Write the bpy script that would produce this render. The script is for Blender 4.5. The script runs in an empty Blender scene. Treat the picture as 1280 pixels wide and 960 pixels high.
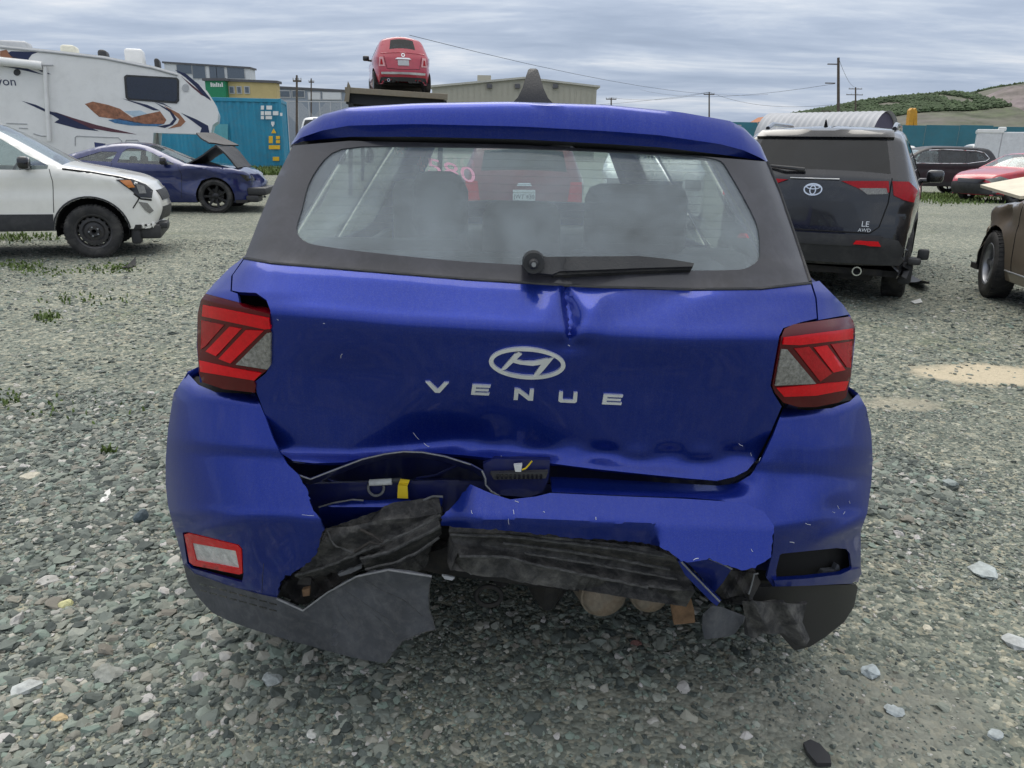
import bpy, bmesh, math, random
import numpy as np
from mathutils import Vector, Matrix, noise
from mathutils.geometry import delaunay_2d_cdt
from mathutils.bvhtree import BVHTree
random.seed(7); rng = np.random.default_rng(7)
R = math.radians
scn = bpy.context.scene
col = scn.collection

# ------------------------------------------------------------------ camera
CAMZ, FPX, VH, ROLL = 1.45, 962.0, 183.0, R(0.9)
PITCH = math.atan((480 - VH) / FPX)
F0 = Vector((0, math.cos(PITCH), -math.sin(PITCH))); U0 = Vector((0, math.sin(PITCH), math.cos(PITCH))); R0 = Vector((1, 0, 0))
RI = math.cos(ROLL) * R0 + math.sin(ROLL) * U0
UI = -math.sin(ROLL) * R0 + math.cos(ROLL) * U0
cam_d = bpy.data.cameras.new('camera'); cam = bpy.data.objects.new('camera', cam_d); col.objects.link(cam)
cam.matrix_world = Matrix(((RI.x, UI.x, -F0.x, 0), (RI.y, UI.y, -F0.y, 0), (RI.z, UI.z, -F0.z, CAMZ), (0, 0, 0, 1)))
cam_d.sensor_width = 36; cam_d.lens = 36 * FPX / 1280; cam_d.clip_start = .05; cam_d.clip_end = 4000
scn.camera = cam

def ray(u, v):
    return F0 + RI * ((u - 640) / FPX) - UI * ((v - 480) / FPX)
def at_y(u, v, Y):
    d = ray(u, v); return Vector((0, 0, CAMZ)) + d * (Y / d.y)
def G(u, v, z=0.0):
    d = ray(u, v); return Vector((0, 0, CAMZ)) + d * ((z - CAMZ) / d.z)

# ------------------------------------------------------------------ world, sun, exposure
SUN_EL, SUN_AZ = R(58), R(-14)          # azimuth measured from +Y towards +X
w = bpy.data.worlds.new('World'); scn.world = w; w.use_nodes = True
nt = w.node_tree; nt.nodes.clear()
def nn(t, typ, **kw):
    n = t.nodes.new(typ)
    for k, v in kw.items(): setattr(n, k, v)
    return n
out = nn(nt, 'ShaderNodeOutputWorld'); bg = nn(nt, 'ShaderNodeBackground'); bg.inputs[1].default_value = .1
sky = nn(nt, 'ShaderNodeTexSky', sky_type='NISHITA'); sky.sun_disc = False; sky.sun_elevation = SUN_EL; sky.sun_rotation = SUN_AZ
sky.air_density = 1.2; sky.dust_density = 2
tc = nn(nt, 'ShaderNodeTexCoord'); sep = nn(nt, 'ShaderNodeSeparateXYZ'); nt.links.new(tc.outputs['Generated'], sep.inputs[0])
def math_n(t, op, a, b=None, clamp=False):
    m = nn(t, 'ShaderNodeMath', operation=op); m.use_clamp = clamp
    for i, x in enumerate((a, b)):
        if x is None: continue
        if isinstance(x, (int, float)): m.inputs[i].default_value = x
        else: t.links.new(x, m.inputs[i])
    return m.outputs[0]
zz = math_n(nt, 'ADD', math_n(nt, 'MAXIMUM', sep.outputs[2], 0.0), .10)
cx = math_n(nt, 'DIVIDE', sep.outputs[0], zz); cy = math_n(nt, 'DIVIDE', sep.outputs[1], zz)
cmb = nn(nt, 'ShaderNodeCombineXYZ'); nt.links.new(cx, cmb.inputs[0]); nt.links.new(cy, cmb.inputs[1])
def noise_n(t, vec, scale, detail=6, rough=.6, dist=0):
    n = nn(t, 'ShaderNodeTexNoise'); n.inputs['Scale'].default_value = scale; n.inputs['Detail'].default_value = detail
    n.inputs['Roughness'].default_value = rough; n.inputs['Distortion'].default_value = dist
    if vec is not None: t.links.new(vec, n.inputs['Vector'])
    return n.outputs[0]
def ramp(t, fac, stops):
    r = nn(t, 'ShaderNodeValToRGB'); t.links.new(fac, r.inputs[0]); e = r.color_ramp.elements
    while len(e) < len(stops): e.new(.5)
    for k, (p, c) in zip(e, stops): k.position = p; k.color = (*c, 1) if len(c) == 3 else c
    return r.outputs[0]
def mixc(t, fac, a, b, blend='MIX'):
    m = nn(t, 'ShaderNodeMix', data_type='RGBA', blend_type=blend)
    for s, x in ((0, fac), (6, a), (7, b)):
        if isinstance(x, (int, float)): m.inputs[s].default_value = x
        elif isinstance(x, tuple): m.inputs[s].default_value = (*x, 1)
        else: t.links.new(x, m.inputs[s])
    return m.outputs[2]
mp = nn(nt, 'ShaderNodeMapping'); nt.links.new(cmb.outputs[0], mp.inputs[0]); mp.inputs['Scale'].default_value = (.5, 1.0, 1); mp.inputs['Location'].default_value = (3.1, 1.7, 0)
n1 = noise_n(nt, mp.outputs[0], .9, 8, .58, .5); n2 = noise_n(nt, mp.outputs[0], 2.6, 6, .6, .3)
nmix = math_n(nt, 'ADD', math_n(nt, 'MULTIPLY', n1, .72), math_n(nt, 'MULTIPLY', n2, .28))
clouds = ramp(nt, nmix, [(.32, (1.9, 2.5, 3.7)), (.42, (2.4, 3.1, 4.4)), (.50, (3.2, 3.9, 5.2)), (.57, (4.6, 5.2, 6.2)), (.67, (7.6, 7.6, 7.8))])
hz = math_n(nt, 'POWER', math_n(nt, 'SUBTRACT', 1.0, math_n(nt, 'MAXIMUM', sep.outputs[2], 0.0)), 14.0)
clouds2 = mixc(nt, math_n(nt, 'MULTIPLY', hz, .4), clouds, (4.6, 5.4, 6.7))
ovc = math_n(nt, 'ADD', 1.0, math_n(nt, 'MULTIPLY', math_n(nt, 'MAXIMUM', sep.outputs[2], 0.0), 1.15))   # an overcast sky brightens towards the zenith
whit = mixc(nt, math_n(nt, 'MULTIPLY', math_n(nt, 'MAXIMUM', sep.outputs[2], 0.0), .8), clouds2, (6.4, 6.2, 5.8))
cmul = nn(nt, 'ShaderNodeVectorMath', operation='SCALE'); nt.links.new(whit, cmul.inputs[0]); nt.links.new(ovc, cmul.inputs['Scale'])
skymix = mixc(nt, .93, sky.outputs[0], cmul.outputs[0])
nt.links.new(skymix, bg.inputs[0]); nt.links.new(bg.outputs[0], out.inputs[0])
sd = bpy.data.lights.new('sun', 'SUN'); sd.energy = 1.5; sd.angle = R(50); sd.color = (1, .95, .86)
so = bpy.data.objects.new('sun', sd); col.objects.link(so)
sdir = Vector((math.sin(SUN_AZ) * math.cos(SUN_EL), math.cos(SUN_AZ) * math.cos(SUN_EL), math.sin(SUN_EL)))
so.rotation_euler = sdir.to_track_quat('Z', 'Y').to_euler()
scn.view_settings.view_transform = 'Standard'; scn.view_settings.look = 'None'; scn.view_settings.exposure = 0.2; scn.view_settings.gamma = 1
scn.cycles.max_bounces = 8; scn.cycles.transparent_max_bounces = 24; scn.cycles.sample_clamp_indirect = 4
scn.cycles.use_adaptive_sampling = True; scn.cycles.adaptive_threshold = .02; scn.cycles.use_denoising = True

# ------------------------------------------------------------------ materials
MATS = {}
def M(name, c, rough=.5, metal=0., coat=0., var=.12, vscale=6., bump=0., bscale=60., dirt=None, spec=.5, flake=0., coatr=.04, rvar=0.):
    """procedural principled material: colour varied by noise, optional dirt (colour, amount, scale), fine relief"""
    if name in MATS: return MATS[name]
    m = bpy.data.materials.new(name); m.use_nodes = True; t = m.node_tree; b = t.nodes['Principled BSDF']
    tcn = nn(t, 'ShaderNodeTexCoord').outputs['Object']
    lo = tuple(max(0, x * (1 - var)) for x in c); hi = tuple(min(1, x * (1 + var)) for x in c)
    nv = noise_n(t, tcn, vscale, 5, .65)
    cc = ramp(t, nv, [(.3, lo), (.7, hi)])
    if flake:
        fl = noise_n(t, tcn, 900, 1, .5)
        cc = mixc(t, ramp(t, fl, [(.45, (0, 0, 0)), (.75, (flake, flake, flake))]), cc, tuple(min(1, x * 2.2 + .02) for x in c))
    rr = None
    if dirt:
        dc, da, ds = dirt
        dn = noise_n(t, tcn, ds, 9, .72, .4)
        df = ramp(t, dn, [(.5 - .12 * da, (0, 0, 0)), (.82 - .2 * da, (da, da, da))])
        cc = mixc(t, df, cc, dc)
        mr = nn(t, 'ShaderNodeMapRange'); t.links.new(df, mr.inputs[0]); mr.inputs[3].default_value = rough; mr.inputs[4].default_value = max(rough, .75); rr = mr.outputs[0]
    t.links.new(cc, b.inputs['Base Color'])
    b.inputs['Roughness'].default_value = rough; b.inputs['Metallic'].default_value = metal
    b.inputs['Specular IOR Level'].default_value = spec
    if rr is not None: t.links.new(rr, b.inputs['Roughness'])
    elif rvar:
        mr = nn(t, 'ShaderNodeMapRange'); t.links.new(noise_n(t, tcn, vscale * 3, 6, .7), mr.inputs[0]); mr.inputs[3].default_value = max(0, rough - rvar); mr.inputs[4].default_value = rough + rvar
        t.links.new(mr.outputs[0], b.inputs['Roughness'])
    b.inputs['Coat Weight'].default_value = coat; b.inputs['Coat Roughness'].default_value = coatr
    if bump:
        bp = nn(t, 'ShaderNodeBump'); bp.inputs['Strength'].default_value = bump; bp.inputs['Distance'].default_value = .01
        t.links.new(noise_n(t, tcn, bscale, 6, .65), bp.inputs['Height']); t.links.new(bp.outputs[0], b.inputs['Normal'])
    MATS[name] = m; return m
def glass(name, tint, dust=0., dustc=(.5, .54, .58), rough=.02, dscale=3., extra=None):
    if name in MATS: return MATS[name]
    m = bpy.data.materials.new(name); m.use_nodes = True; t = m.node_tree; t.nodes.clear()
    o = nn(t, 'ShaderNodeOutputMaterial'); tr = nn(t, 'ShaderNodeBsdfTransparent'); tr.inputs[0].default_value = (*tint, 1)
    gl = nn(t, 'ShaderNodeBsdfGlossy'); gl.inputs['Roughness'].default_value = rough; gl.inputs[0].default_value = (1, 1, 1, 1)
    fr = nn(t, 'ShaderNodeFresnel'); gg = nn(t, 'ShaderNodeNewGeometry'); t.links.new(math_n(t, 'ADD', math_n(t, 'MULTIPLY', gg.outputs['Backfacing'], 1 / 1.5 - 1.5), 1.5), fr.inputs[0])
    mx = nn(t, 'ShaderNodeMixShader'); t.links.new(fr.outputs[0], mx.inputs[0]); t.links.new(tr.outputs[0], mx.inputs[1]); t.links.new(gl.outputs[0], mx.inputs[2])
    res = mx.outputs[0]
    if dust:
        tcn = nn(t, 'ShaderNodeTexCoord').outputs['Object']
        a = noise_n(t, tcn, dscale, 7, .6, .6); f = noise_n(t, tcn, dscale * 5, 5, .6)
        k = math_n(t, 'ADD', math_n(t, 'MULTIPLY', a, 1.0), math_n(t, 'MULTIPLY', f, .30))
        df = ramp(t, k, [(.45, (dust * .6,) * 3), (.85, (min(1, dust * 1.9),) * 3)])
        dd = nn(t, 'ShaderNodeBsdfDiffuse'); dd.inputs[0].default_value = (*dustc, 1)
        m2 = nn(t, 'ShaderNodeMixShader'); t.links.new(df, m2.inputs[0]); t.links.new(res, m2.inputs[1]); t.links.new(dd.outputs[0], m2.inputs[2]); res = m2.outputs[0]
    t.links.new(res, o.inputs[0]); MATS[name] = m; return m

M('black_plastic', (.028, .029, .032), .55, bump=.25, bscale=220, dirt=((.13, .125, .115), .35, 5))
M('black_gloss', (.012, .012, .014), .16, coat=.5)
M('rubber', (.022, .022, .023), .78, bump=.3, bscale=90, dirt=((.16, .15, .135), .45, 6))
M('dark_void', (.008, .008, .009), .9)
M('underbody', (.02, .02, .021), .8, bump=.4, bscale=30, dirt=((.09, .075, .06), .5, 9))
M('chrome', (.75, .77, .8), .16, metal=1, var=.03)
M('alloy_dark', (.03, .03, .033), .35, metal=.6)
M('alloy_grey', (.35, .36, .38), .35, metal=.8)
M('steel_wheel', (.045, .045, .048), .4, metal=.3, dirt=((.12, .1, .08), .4, 12))
M('lens_red', (.36, .001, .006), .2, coat=.35, spec=.2, var=.2, vscale=60, bump=.25, bscale=160)
M('lens_red_bright', (.62, .001, .008), .2, coat=.35, spec=.2, var=.12, vscale=60, bump=.2, bscale=160)
M('lens_red_dark', (.085, .001, .004), .2, coat=.4, spec=.2, var=.2)
M('lens_clear', (.24, .235, .22), .15, coat=.6, metal=.3, var=.5, vscale=110, bump=.5, bscale=120)
M('lens_amber', (.65, .22, .04), .18, coat=.8)
M('interior', (.02, .021, .024), .85, bump=.3, bscale=200)
M('seat_cloth', (.028, .029, .033), .95, bump=.5, bscale=400)
glass('car_glass', (.86, .91, .90), dust=.035)
glass('tinted_glass', (.26, .29, .31), dust=.03)
glass('dark_glass', (.10, .11, .12), dust=.008)
glass('dusty_glass', (.93, .98, .985), dust=.115, dustc=(.62, .69, .74), dscale=4.2)

# ------------------------------------------------------------------ mesh helpers
def tag(o, label=None, cat=None, group=None, kind=None):
    if label: o['label'] = label
    if cat: o['category'] = cat
    if group: o['group'] = group
    if kind: o['kind'] = kind
    return o
def empty(name, loc=(0, 0, 0), rz=0., label=None, cat=None, group=None):
    o = bpy.data.objects.new(name, None); col.objects.link(o); o.location = loc; o.rotation_euler = (0, 0, rz); o.empty_display_size = .2
    return tag(o, label, cat, group)
def mk(name, v, f, mat, parent=None, smooth=None, mats=None, fm=None):
    me = bpy.data.meshes.new(name); me.from_pydata([tuple(map(float, p)) for p in v], [], [tuple(map(int, q)) for q in f]); me.validate()
    if mats:
        for x in mats: me.materials.append(MATS[x] if isinstance(x, str) else x)
        if fm is not None and len(fm) == len(me.polygons): me.polygons.foreach_set('material_index', np.array(fm, dtype=np.int32))
    else: me.materials.append(MATS[mat] if isinstance(mat, str) else mat)
    if smooth is not None:
        me.shade_smooth(); me.set_sharp_from_angle(angle=R(smooth))
    o = bpy.data.objects.new(name, me); col.objects.link(o)
    if parent is not None: o.parent = parent
    return o
class MB:
    """collects primitive shapes for one mesh"""
    def __init__(s): s.v = []; s.f = []
    def add(s, v, f):
        n = len(s.v); s.v += [tuple(p) for p in v]; s.f += [tuple(i + n for i in q) for q in f]; return s
    def box(s, a, b, bev=0.):
        a = np.minimum(a, b), np.maximum(a, b); lo, hi = a
        if bev <= 0:
            v = [(x, y, z) for x in (lo[0], hi[0]) for y in (lo[1], hi[1]) for z in (lo[2], hi[2])]
            return s.add(v, [(0, 1, 3, 2), (4, 6, 7, 5), (0, 4, 5, 1), (2, 3, 7, 6), (0, 2, 6, 4), (1, 5, 7, 3)])
        bm = bmesh.new(); bmesh.ops.create_cube(bm, size=1)
        for q in bm.verts: q.co = Vector([(lo[i] + hi[i]) / 2 + q.co[i] * (hi[i] - lo[i]) for i in range(3)])
        bmesh.ops.bevel(bm, geom=bm.edges[:], offset=min(bev, .45 * min(hi - lo)), segments=2, affect='EDGES', profile=.5)
        bm.verts.index_update(); s.add([q.co[:] for q in bm.verts], [[q.index for q in f.verts] for f in bm.faces]); bm.free(); return s
    def tube(s, pts, r, n=8, caps=True):
        pts = [Vector(p) for p in pts]; rs = r if hasattr(r, '__len__') else [r] * len(pts); v = []; f = []
        prev = None
        for i, p in enumerate(pts):
            d = (pts[min(i + 1, len(pts) - 1)] - pts[max(i - 1, 0)]).normalized()
            if prev is None: a = d.orthogonal().normalized()
            else: a = (prev - d * prev.dot(d)).normalized()
            prev = a; b = d.cross(a)
            v += [p + (a * math.cos(k * 2 * math.pi / n) + b * math.sin(k * 2 * math.pi / n)) * rs[i] for k in range(n)]
        for i in range(len(pts) - 1):
            f += [(i * n + k, i * n + (k + 1) % n, (i + 1) * n + (k + 1) % n, (i + 1) * n + k) for k in range(n)]
        if caps: f += [tuple(range(n - 1, -1, -1)), tuple(range((len(pts) - 1) * n, len(pts) * n))]
        return s.add(v, f)
    def lathe(s, prof, n=32, axis='y', c=(0, 0, 0)):
        """prof: (radius, axial)"""
        v = []; f = []
        for r, a in prof:
            for k in range(n):
                x, z = r * math.cos(2 * math.pi * k / n), r * math.sin(2 * math.pi * k / n)
                p = {'y': (x, a, z), 'z': (x, z, a), 'x': (a, x, z)}[axis]
                v.append((p[0] + c[0], p[1] + c[1], p[2] + c[2]))
        for i in range(len(prof) - 1):
            f += [(i * n + k, i * n + (k + 1) % n, (i + 1) * n + (k + 1) % n, (i + 1) * n + k) for k in range(n)]
        return s.add(v, f)
    def prism(s, poly, a, b, axis='y'):
        """extrude a polygon given in the two other axes from a to b"""
        n = len(poly); P = {'y': lambda p, t: (p[0], t, p[1]), 'z': lambda p, t: (p[0], p[1], t), 'x': lambda p, t: (t, p[0], p[1])}[axis]
        return s.add([P(p, a) for p in poly] + [P(p, b) for p in poly], [tuple(range(n)), tuple(range(2 * n - 1, n - 1, -1))] + [(i, (i + 1) % n, (i + 1) % n + n, i + n) for i in range(n)])
    def build(s, name, mat, parent=None, smooth=None, fixn=True):
        o = mk(name, s.v, s.f, mat, parent, smooth)
        if fixn:
            bm = bmesh.new(); bm.from_mesh(o.data); bmesh.ops.recalc_face_normals(bm, faces=bm.faces[:]); bm.to_mesh(o.data); bm.free()
        return o
def densify(loop, step, closed=True):
    o = []; n = len(loop)
    for i in range(n if closed else n - 1):
        a, b = np.array(loop[i], float), np.array(loop[(i + 1) % n], float); k = max(1, int(math.ceil(np.linalg.norm(b - a) / step)))
        o += [tuple(a + (b - a) * j / k) for j in range(k)]
    if not closed: o.append(tuple(loop[-1]))
    return o
def inside(P, loop):
    P = np.asarray(P, float); L = np.asarray(loop, float); x, y = P[:, 0], P[:, 1]; r = np.zeros(len(P), bool)
    for i in range(len(L)):
        x1, y1 = L[i - 1]; x2, y2 = L[i]
        c = ((y1 > y) != (y2 > y))
        with np.errstate(divide='ignore', invalid='ignore'): r ^= c & (x < (x2 - x1) * (y - y1) / (y2 - y1 + 1e-30) + x1)
    return r
def dist_to(P, line, closed=False):
    P = np.asarray(P, float); L = np.asarray(line, float); d = np.full(len(P), 1e9)
    for i in range(len(L) if closed else len(L) - 1):
        a = L[i]; b = L[(i + 1) % len(L)]; ab = b - a; t = np.clip(((P - a) @ ab) / (ab @ ab + 1e-20), 0, 1)
        d = np.minimum(d, np.linalg.norm(P - a - t[:, None] * ab, axis=1))
    return d
def fill(loop, holes=(), step=.05, pts=(), lines=(), dens=True):
    """triangulate a polygon with holes and a regular spread of inner points -> (2-D points, triangles)"""
    loops = [densify(loop, step) if dens else list(loop)] + [densify(h, step) for h in holes]
    L = np.array(loop, float); lo, hi = L.min(0), L.max(0); sy = step * .866
    g = [(x + (step / 2 if j % 2 else 0), y) for j, y in enumerate(np.arange(lo[1] + sy * .5, hi[1], sy)) for x in np.arange(lo[0] + step * .3, hi[0], step)]
    g = np.array(list(pts) + g, float).reshape(-1, 2)
    if len(g):
        ok = inside(g, loops[0])
        for h in loops[1:]: ok &= ~inside(g, h)
        for q in loops: ok &= dist_to(g, q, True) > step * .35
        g = g[ok]
    for ln in lines:
        if len(g): g = g[dist_to(g, ln) > step * .35]
    V = []; E = []
    for q in loops:
        n = len(V); V += [Vector(p) for p in q]; E += [(n + i, n + (i + 1) % len(q)) for i in range(len(q))]
    for ln in lines:
        q = densify(ln, step, False); n = len(V); V += [Vector(p) for p in q]; E += [(n + i, n + i + 1) for i in range(len(q) - 1)]
    V += [Vector(p) for p in g]
    r = delaunay_2d_cdt(V, E, [], 0, 1e-6)
    P = np.array([p[:] for p in r[0]]); T = np.array([t for t in r[2]])
    cen = P[T].mean(1); ok = inside(cen, loops[0])
    for h in loops[1:]: ok &= ~inside(cen, h)
    a = P[T]; area = np.abs(np.cross(a[:, 1] - a[:, 0], a[:, 2] - a[:, 0])); ok &= area > 1e-12
    return P, T[ok]
def solid(v, t, th, out=None):
    """give a triangle sheet thickness (to the inside); out = rough outward direction"""
    v = np.asarray(v, float); t = np.asarray(t, int); a = v[t]; fn = np.cross(a[:, 1] - a[:, 0], a[:, 2] - a[:, 0])
    if out is not None and (fn.sum(0) @ np.asarray(out, float)) < 0: t = t[:, ::-1]; fn = -fn
    vn = np.zeros_like(v)
    for k in range(3): np.add.at(vn, t[:, k], fn)
    vn /= np.linalg.norm(vn, axis=1)[:, None] + 1e-15
    n = len(v); fs = [tuple(q) for q in t] + [tuple(q[::-1] + n) for q in t]
    E = {}
    for q in t:
        for i in range(3): E[(q[i], q[(i + 1) % 3])] = 1
    fs += [(b, a_, a_ + n, b + n) for (a_, b) in E if (b, a_) not in E]
    return np.vstack([v, v - vn * th]), fs
def text_mesh(txt, size):
    c = bpy.data.curves.new('t', 'FONT'); c.body = txt; c.size = size; c.align_x = 'CENTER'; c.align_y = 'CENTER'; c.resolution_u = 3
    o = bpy.data.objects.new('t', c); me = o.to_mesh(); v = [p.co[:2] for p in me.vertices]; f = [tuple(q.vertices) for q in me.polygons]
    o.to_mesh_clear(); bpy.data.objects.remove(o); bpy.data.curves.remove(c); return v, f
def catmull(P, n=6):
    P = [np.array(p, float) for p in P]; o = []
    for i in range(len(P) - 1):
        a, b = P[i], P[i + 1]
        if np.allclose(a, b): continue
        p0 = P[i - 1] if i > 0 and not np.allclose(P[i - 1], a) else a - (b - a) * .5
        p3 = P[i + 2] if i + 2 < len(P) and not np.allclose(P[i + 2], b) else b + (b - a) * .5
        # centripetal-ish: limit tangents
        m1 = (b - p0) * .5; m2 = (p3 - a) * .5; L = np.linalg.norm(b - a)
        for m in (m1, m2):
            l = np.linalg.norm(m)
            if l > L * 1.2: m *= L * 1.2 / l
        for j in range(n):
            s = j / n; h = (2 * s**3 - 3 * s**2 + 1, s**3 - 2 * s**2 + s, -2 * s**3 + 3 * s**2, s**3 - s**2)
            o.append(tuple(h[0] * a + h[1] * m1 + h[2] * b + h[3] * m2))
    o.append(tuple(P[-1])); return o
def smoothstep(a, b, x):
    t = np.clip((x - a) / (b - a), 0, 1); return t * t * (3 - 2 * t)
# ------------------------------------------------------------------ a car from its side outline
class Car:
    """local axes: x forward, y left, z up; origin on the ground under the middle"""
    def __init__(s, name, loc, head, label, cat, sil, W, Wr, belt, L, axles, Rw, paint, windows=(), topwin=(), sill=.24, tap=(.16, .12), lt=(.8, .6), r=.085, arch=.07,
                 group=None, dents=(), skip=(), tint='car_glass', K=11, crown=.03, arch_mat=None, endcrown=.05, weld_rear=True, floor=None, interior=True, roll=0.):
        s.root = empty(name, loc, head, label, cat, group); s.root.rotation_euler[0] = roll
        s.L, s.W, s.Wr, s.belt, s.tap, s.lt, s.Rw, s.axles, s.sill, s.r = L, W, Wr, belt, tap, lt, Rw, axles, sill, r
        s.zr = max(p[1] for p in sil); s.dents = dents; s.paint = paint; s.arch = arch
        S = catmull(sil, 7); s.S = np.array(S)
        # bottom line from the front end back to the rear with wheel arches
        bot = [(S[-1][0], sill)] if S[-1][1] > sill + .01 else []
        Ra = Rw + arch
        for ax in sorted(axles, reverse=True):
            hx = math.sqrt(max(.01, Ra**2 - (sill - Rw)**2)); a0 = math.atan2(sill - Rw, hx)
            bot += [(ax + Ra * math.cos(a), Rw + Ra * math.sin(a)) for a in np.linspace(a0, math.pi - a0, 17)]
        if S[0][1] > sill + .01: bot.append((S[0][0], sill))
        outline = S + bot
        wins = [catmull(list(q) + [q[0]], 3)[:-1] if len(q) > 4 else q for q in windows]
        # inner rows along the outline, for the rounded edge
        nrm = np.gradient(s.S, axis=0); nrm = np.stack([nrm[:, 1], -nrm[:, 0]], 1); nrm /= np.linalg.norm(nrm, axis=1)[:, None] + 1e-9
        rows = np.vstack([s.S + nrm * r * k for k in (.12, .32, .62, 1.0)])
        P, T = fill(S + densify([S[-1]] + bot + [S[0]], .06, False)[1:-1], wins, .075, pts=rows, dens=False)
        PW = [fill(q, (), .09) for q in wins]
        v3 = s.side3(P); N = len(P)
        full = [s.side3(q) for q, _ in PW]
        V = []; F = []
        def put(v, t, flip):
            n = len(V); V.extend(map(tuple, v)); F.extend(tuple(i + n for i in (q[::-1] if flip else q)) for q in t)
        lv, rv = v3, v3 * (1, -1, 1)
        put(lv, T, True); put(rv, T, False)
        # strip over the top, front to rear
        ss = np.sin(np.linspace(-1, 1, K) * math.pi / 2 * .92) / math.sin(math.pi / 2 * .92)
        we = s.wf(s.S[:, 0], s.S[:, 1]) - r
        tn = -nrm
        pane = []; base = len(V); SV = []
        for i, (x, z) in enumerate(S):
            ec = crown + (endcrown - crown) * abs(tn[i, 0])
            for q in ss: SV.append((x + tn[i, 0] * ec * (1 - q * q), we[i] * q, z + tn[i, 1] * ec * (1 - q * q)))
        SV = np.array(SV); SF = []; SB = []; paneq = {}
        for i in range(len(S) - 1):
            mx, mz = (S[i][0] + S[i + 1][0]) / 2, (S[i][1] + S[i + 1][1]) / 2
            for j in range(K - 1):
                q = (i * K + j, i * K + j + 1, (i + 1) * K + j + 1, (i + 1) * K + j); c = (ss[j] + ss[j + 1]) / 2; SB.append(q)
                hit = None
                for wi, (x0, x1, zmin, sm) in enumerate(topwin):
                    if x0 <= mx <= x1 and mz >= zmin and abs(c) < sm: hit = wi
                if any(x0 <= mx <= x1 and z0 <= mz <= z1 for x0, x1, z0, z1 in skip): continue
                if hit is None: SF.append(q)
                else: paneq.setdefault(hit, []).append(q)
        put(SV, SF, False)
        Vd = s.dent(np.array(V))
        bm = bmesh.new(); bv = [bm.verts.new(p) for p in Vd]
        for q in F:
            try: bm.faces.new([bv[i] for i in q])
            except ValueError: pass
        bmesh.ops.remove_doubles(bm, verts=bm.verts[:], dist=.0015)
        loose = [x for x in bm.verts if not x.link_faces]; bmesh.ops.delete(bm, geom=loose, context='VERTS')
        me = bpy.data.meshes.new('body'); bm.to_mesh(me); bm.free(); me.materials.append(MATS[paint]); me.shade_smooth(); me.set_sharp_from_angle(angle=R(42))
        s.body = bpy.data.objects.new('body', me); col.objects.link(s.body); s.body.parent = s.root
        # everything closed, for laying parts on
        BV = list(map(tuple, Vd)); BF = list(F); n = len(BV); BV += list(map(tuple, s.dent(SV))); BF += [tuple(i + n for i in q) for q in SB]
        for (q, t), f3 in zip(PW, full):
            for sg in (1, -1):
                n = len(BV); BV += list(map(tuple, s.dent(f3 * (1, sg, 1)))); BF += [tuple(i + n for i in k) for k in t]
        s.bvh = BVHTree.FromPolygons(BV, BF)
        g = tint if isinstance(tint, (list, tuple)) else [tint] * len(wins)
        for (q, t), f3, gm in zip(PW, full, g):
            for sg in (1, -1):
                v, f = solid(s.dent(f3 * (1, sg, 1)) - np.array([0, sg * .006, 0]), t, .004, (0, sg, 0)); mk('side_window', v, f, gm, s.root, 40)
        for wi, qs in paneq.items():
            idx = sorted({i for q in qs for i in q}); mp_ = {k: i for i, k in enumerate(idx)}; pv = s.dent(SV[idx])
            tri = np.array([t for q in qs for t in ((mp_[q[0]], mp_[q[1]], mp_[q[2]]), (mp_[q[0]], mp_[q[2]], mp_[q[3]]))])
            v, f = solid(pv, tri, .005, (0, 0, 1)); front = SV[idx][:, 0].mean() > 0
            mk('windscreen' if front else 'rear_window', v, f, 'car_glass' if front else (g[-1] if g else 'car_glass'), s.root, 40)
        # floor pan and arch liners
        fz = sill if floor is None else floor; b = MB(); xs = [-L / 2 + (.25 if floor is None else .55)] + [q for a in sorted(axles) for q in (a - Rw - arch, a + Rw + arch)] + [L / 2 - .25]
        for k in range(0, len(xs) - 1, 2): b.box((xs[k], -W + .07, fz - .01), (xs[k + 1], W - .07, fz + .05))
        b.box((xs[0], -W + .3, fz), (L / 2 - .25, W - .3, fz + .06)); b.build('underbody', 'underbody', s.root)
        for ax in axles:
            for sg in (1, -1):
                lb = MB(); an = np.linspace(-.15, math.pi + .15, 15); ri = Rw + arch - .004
                lb.add([(ax + ri * math.cos(a), sg * y, Rw + ri * math.sin(a)) for y in (W - .05, W - .34) for a in an], [(i, i + 1, i + 16, i + 15) for i in range(14)] + [tuple(range(15, 30))]); lb.build('wheel_arch_liner', 'dark_void', s.root, 50)
        if interior: s.seats()
    def wf(s, x, z):
        x = np.asarray(x, float); z = np.asarray(z, float)
        w = s.W + (s.Wr - s.W) * np.clip((z - s.belt) / (s.zr - s.belt), 0, 1) - .05 * np.clip((.48 - z) / .25, 0, 1)**2 - .02 * np.clip(1 - np.abs(z - s.belt + .12) / .2, 0, 1) * 0
        for sg, k in ((1, 0), (-1, 1)):
            u = np.clip((sg * x - (s.L / 2 - s.lt[k])) / s.lt[k], 0, 1); w = w - s.tap[k] * u**2.2
        # shallow character line in the flank
        w = w - .012 * np.exp(-((z - (s.belt - .2)) / .05)**2) * (z < s.belt)
        return w
    def side3(s, P):
        P = np.asarray(P, float); d = dist_to(P, s.S); k = np.clip(1 - d / s.r, 0, 1)
        y = s.wf(P[:, 0], P[:, 1]) - s.r * (1 - np.sqrt(np.clip(1 - k * k, 0, 1)))
        return np.stack([P[:, 0], y, P[:, 1]], 1)
    def dent(s, v):
        v = np.array(v, float)
        for c, rad, vec, nz in s.dents:
            d = np.linalg.norm((v - c) / np.array(rad), axis=1); k = np.clip(1 - d, 0, 1)**1.2
            nx = np.array([noise.noise_vector(Vector(p) * 5.) for p in v]) if k.any() else 0
            v = v + k[:, None] * np.array(vec) + (k[:, None] * nz * nx if nz else 0)
        return v
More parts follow.
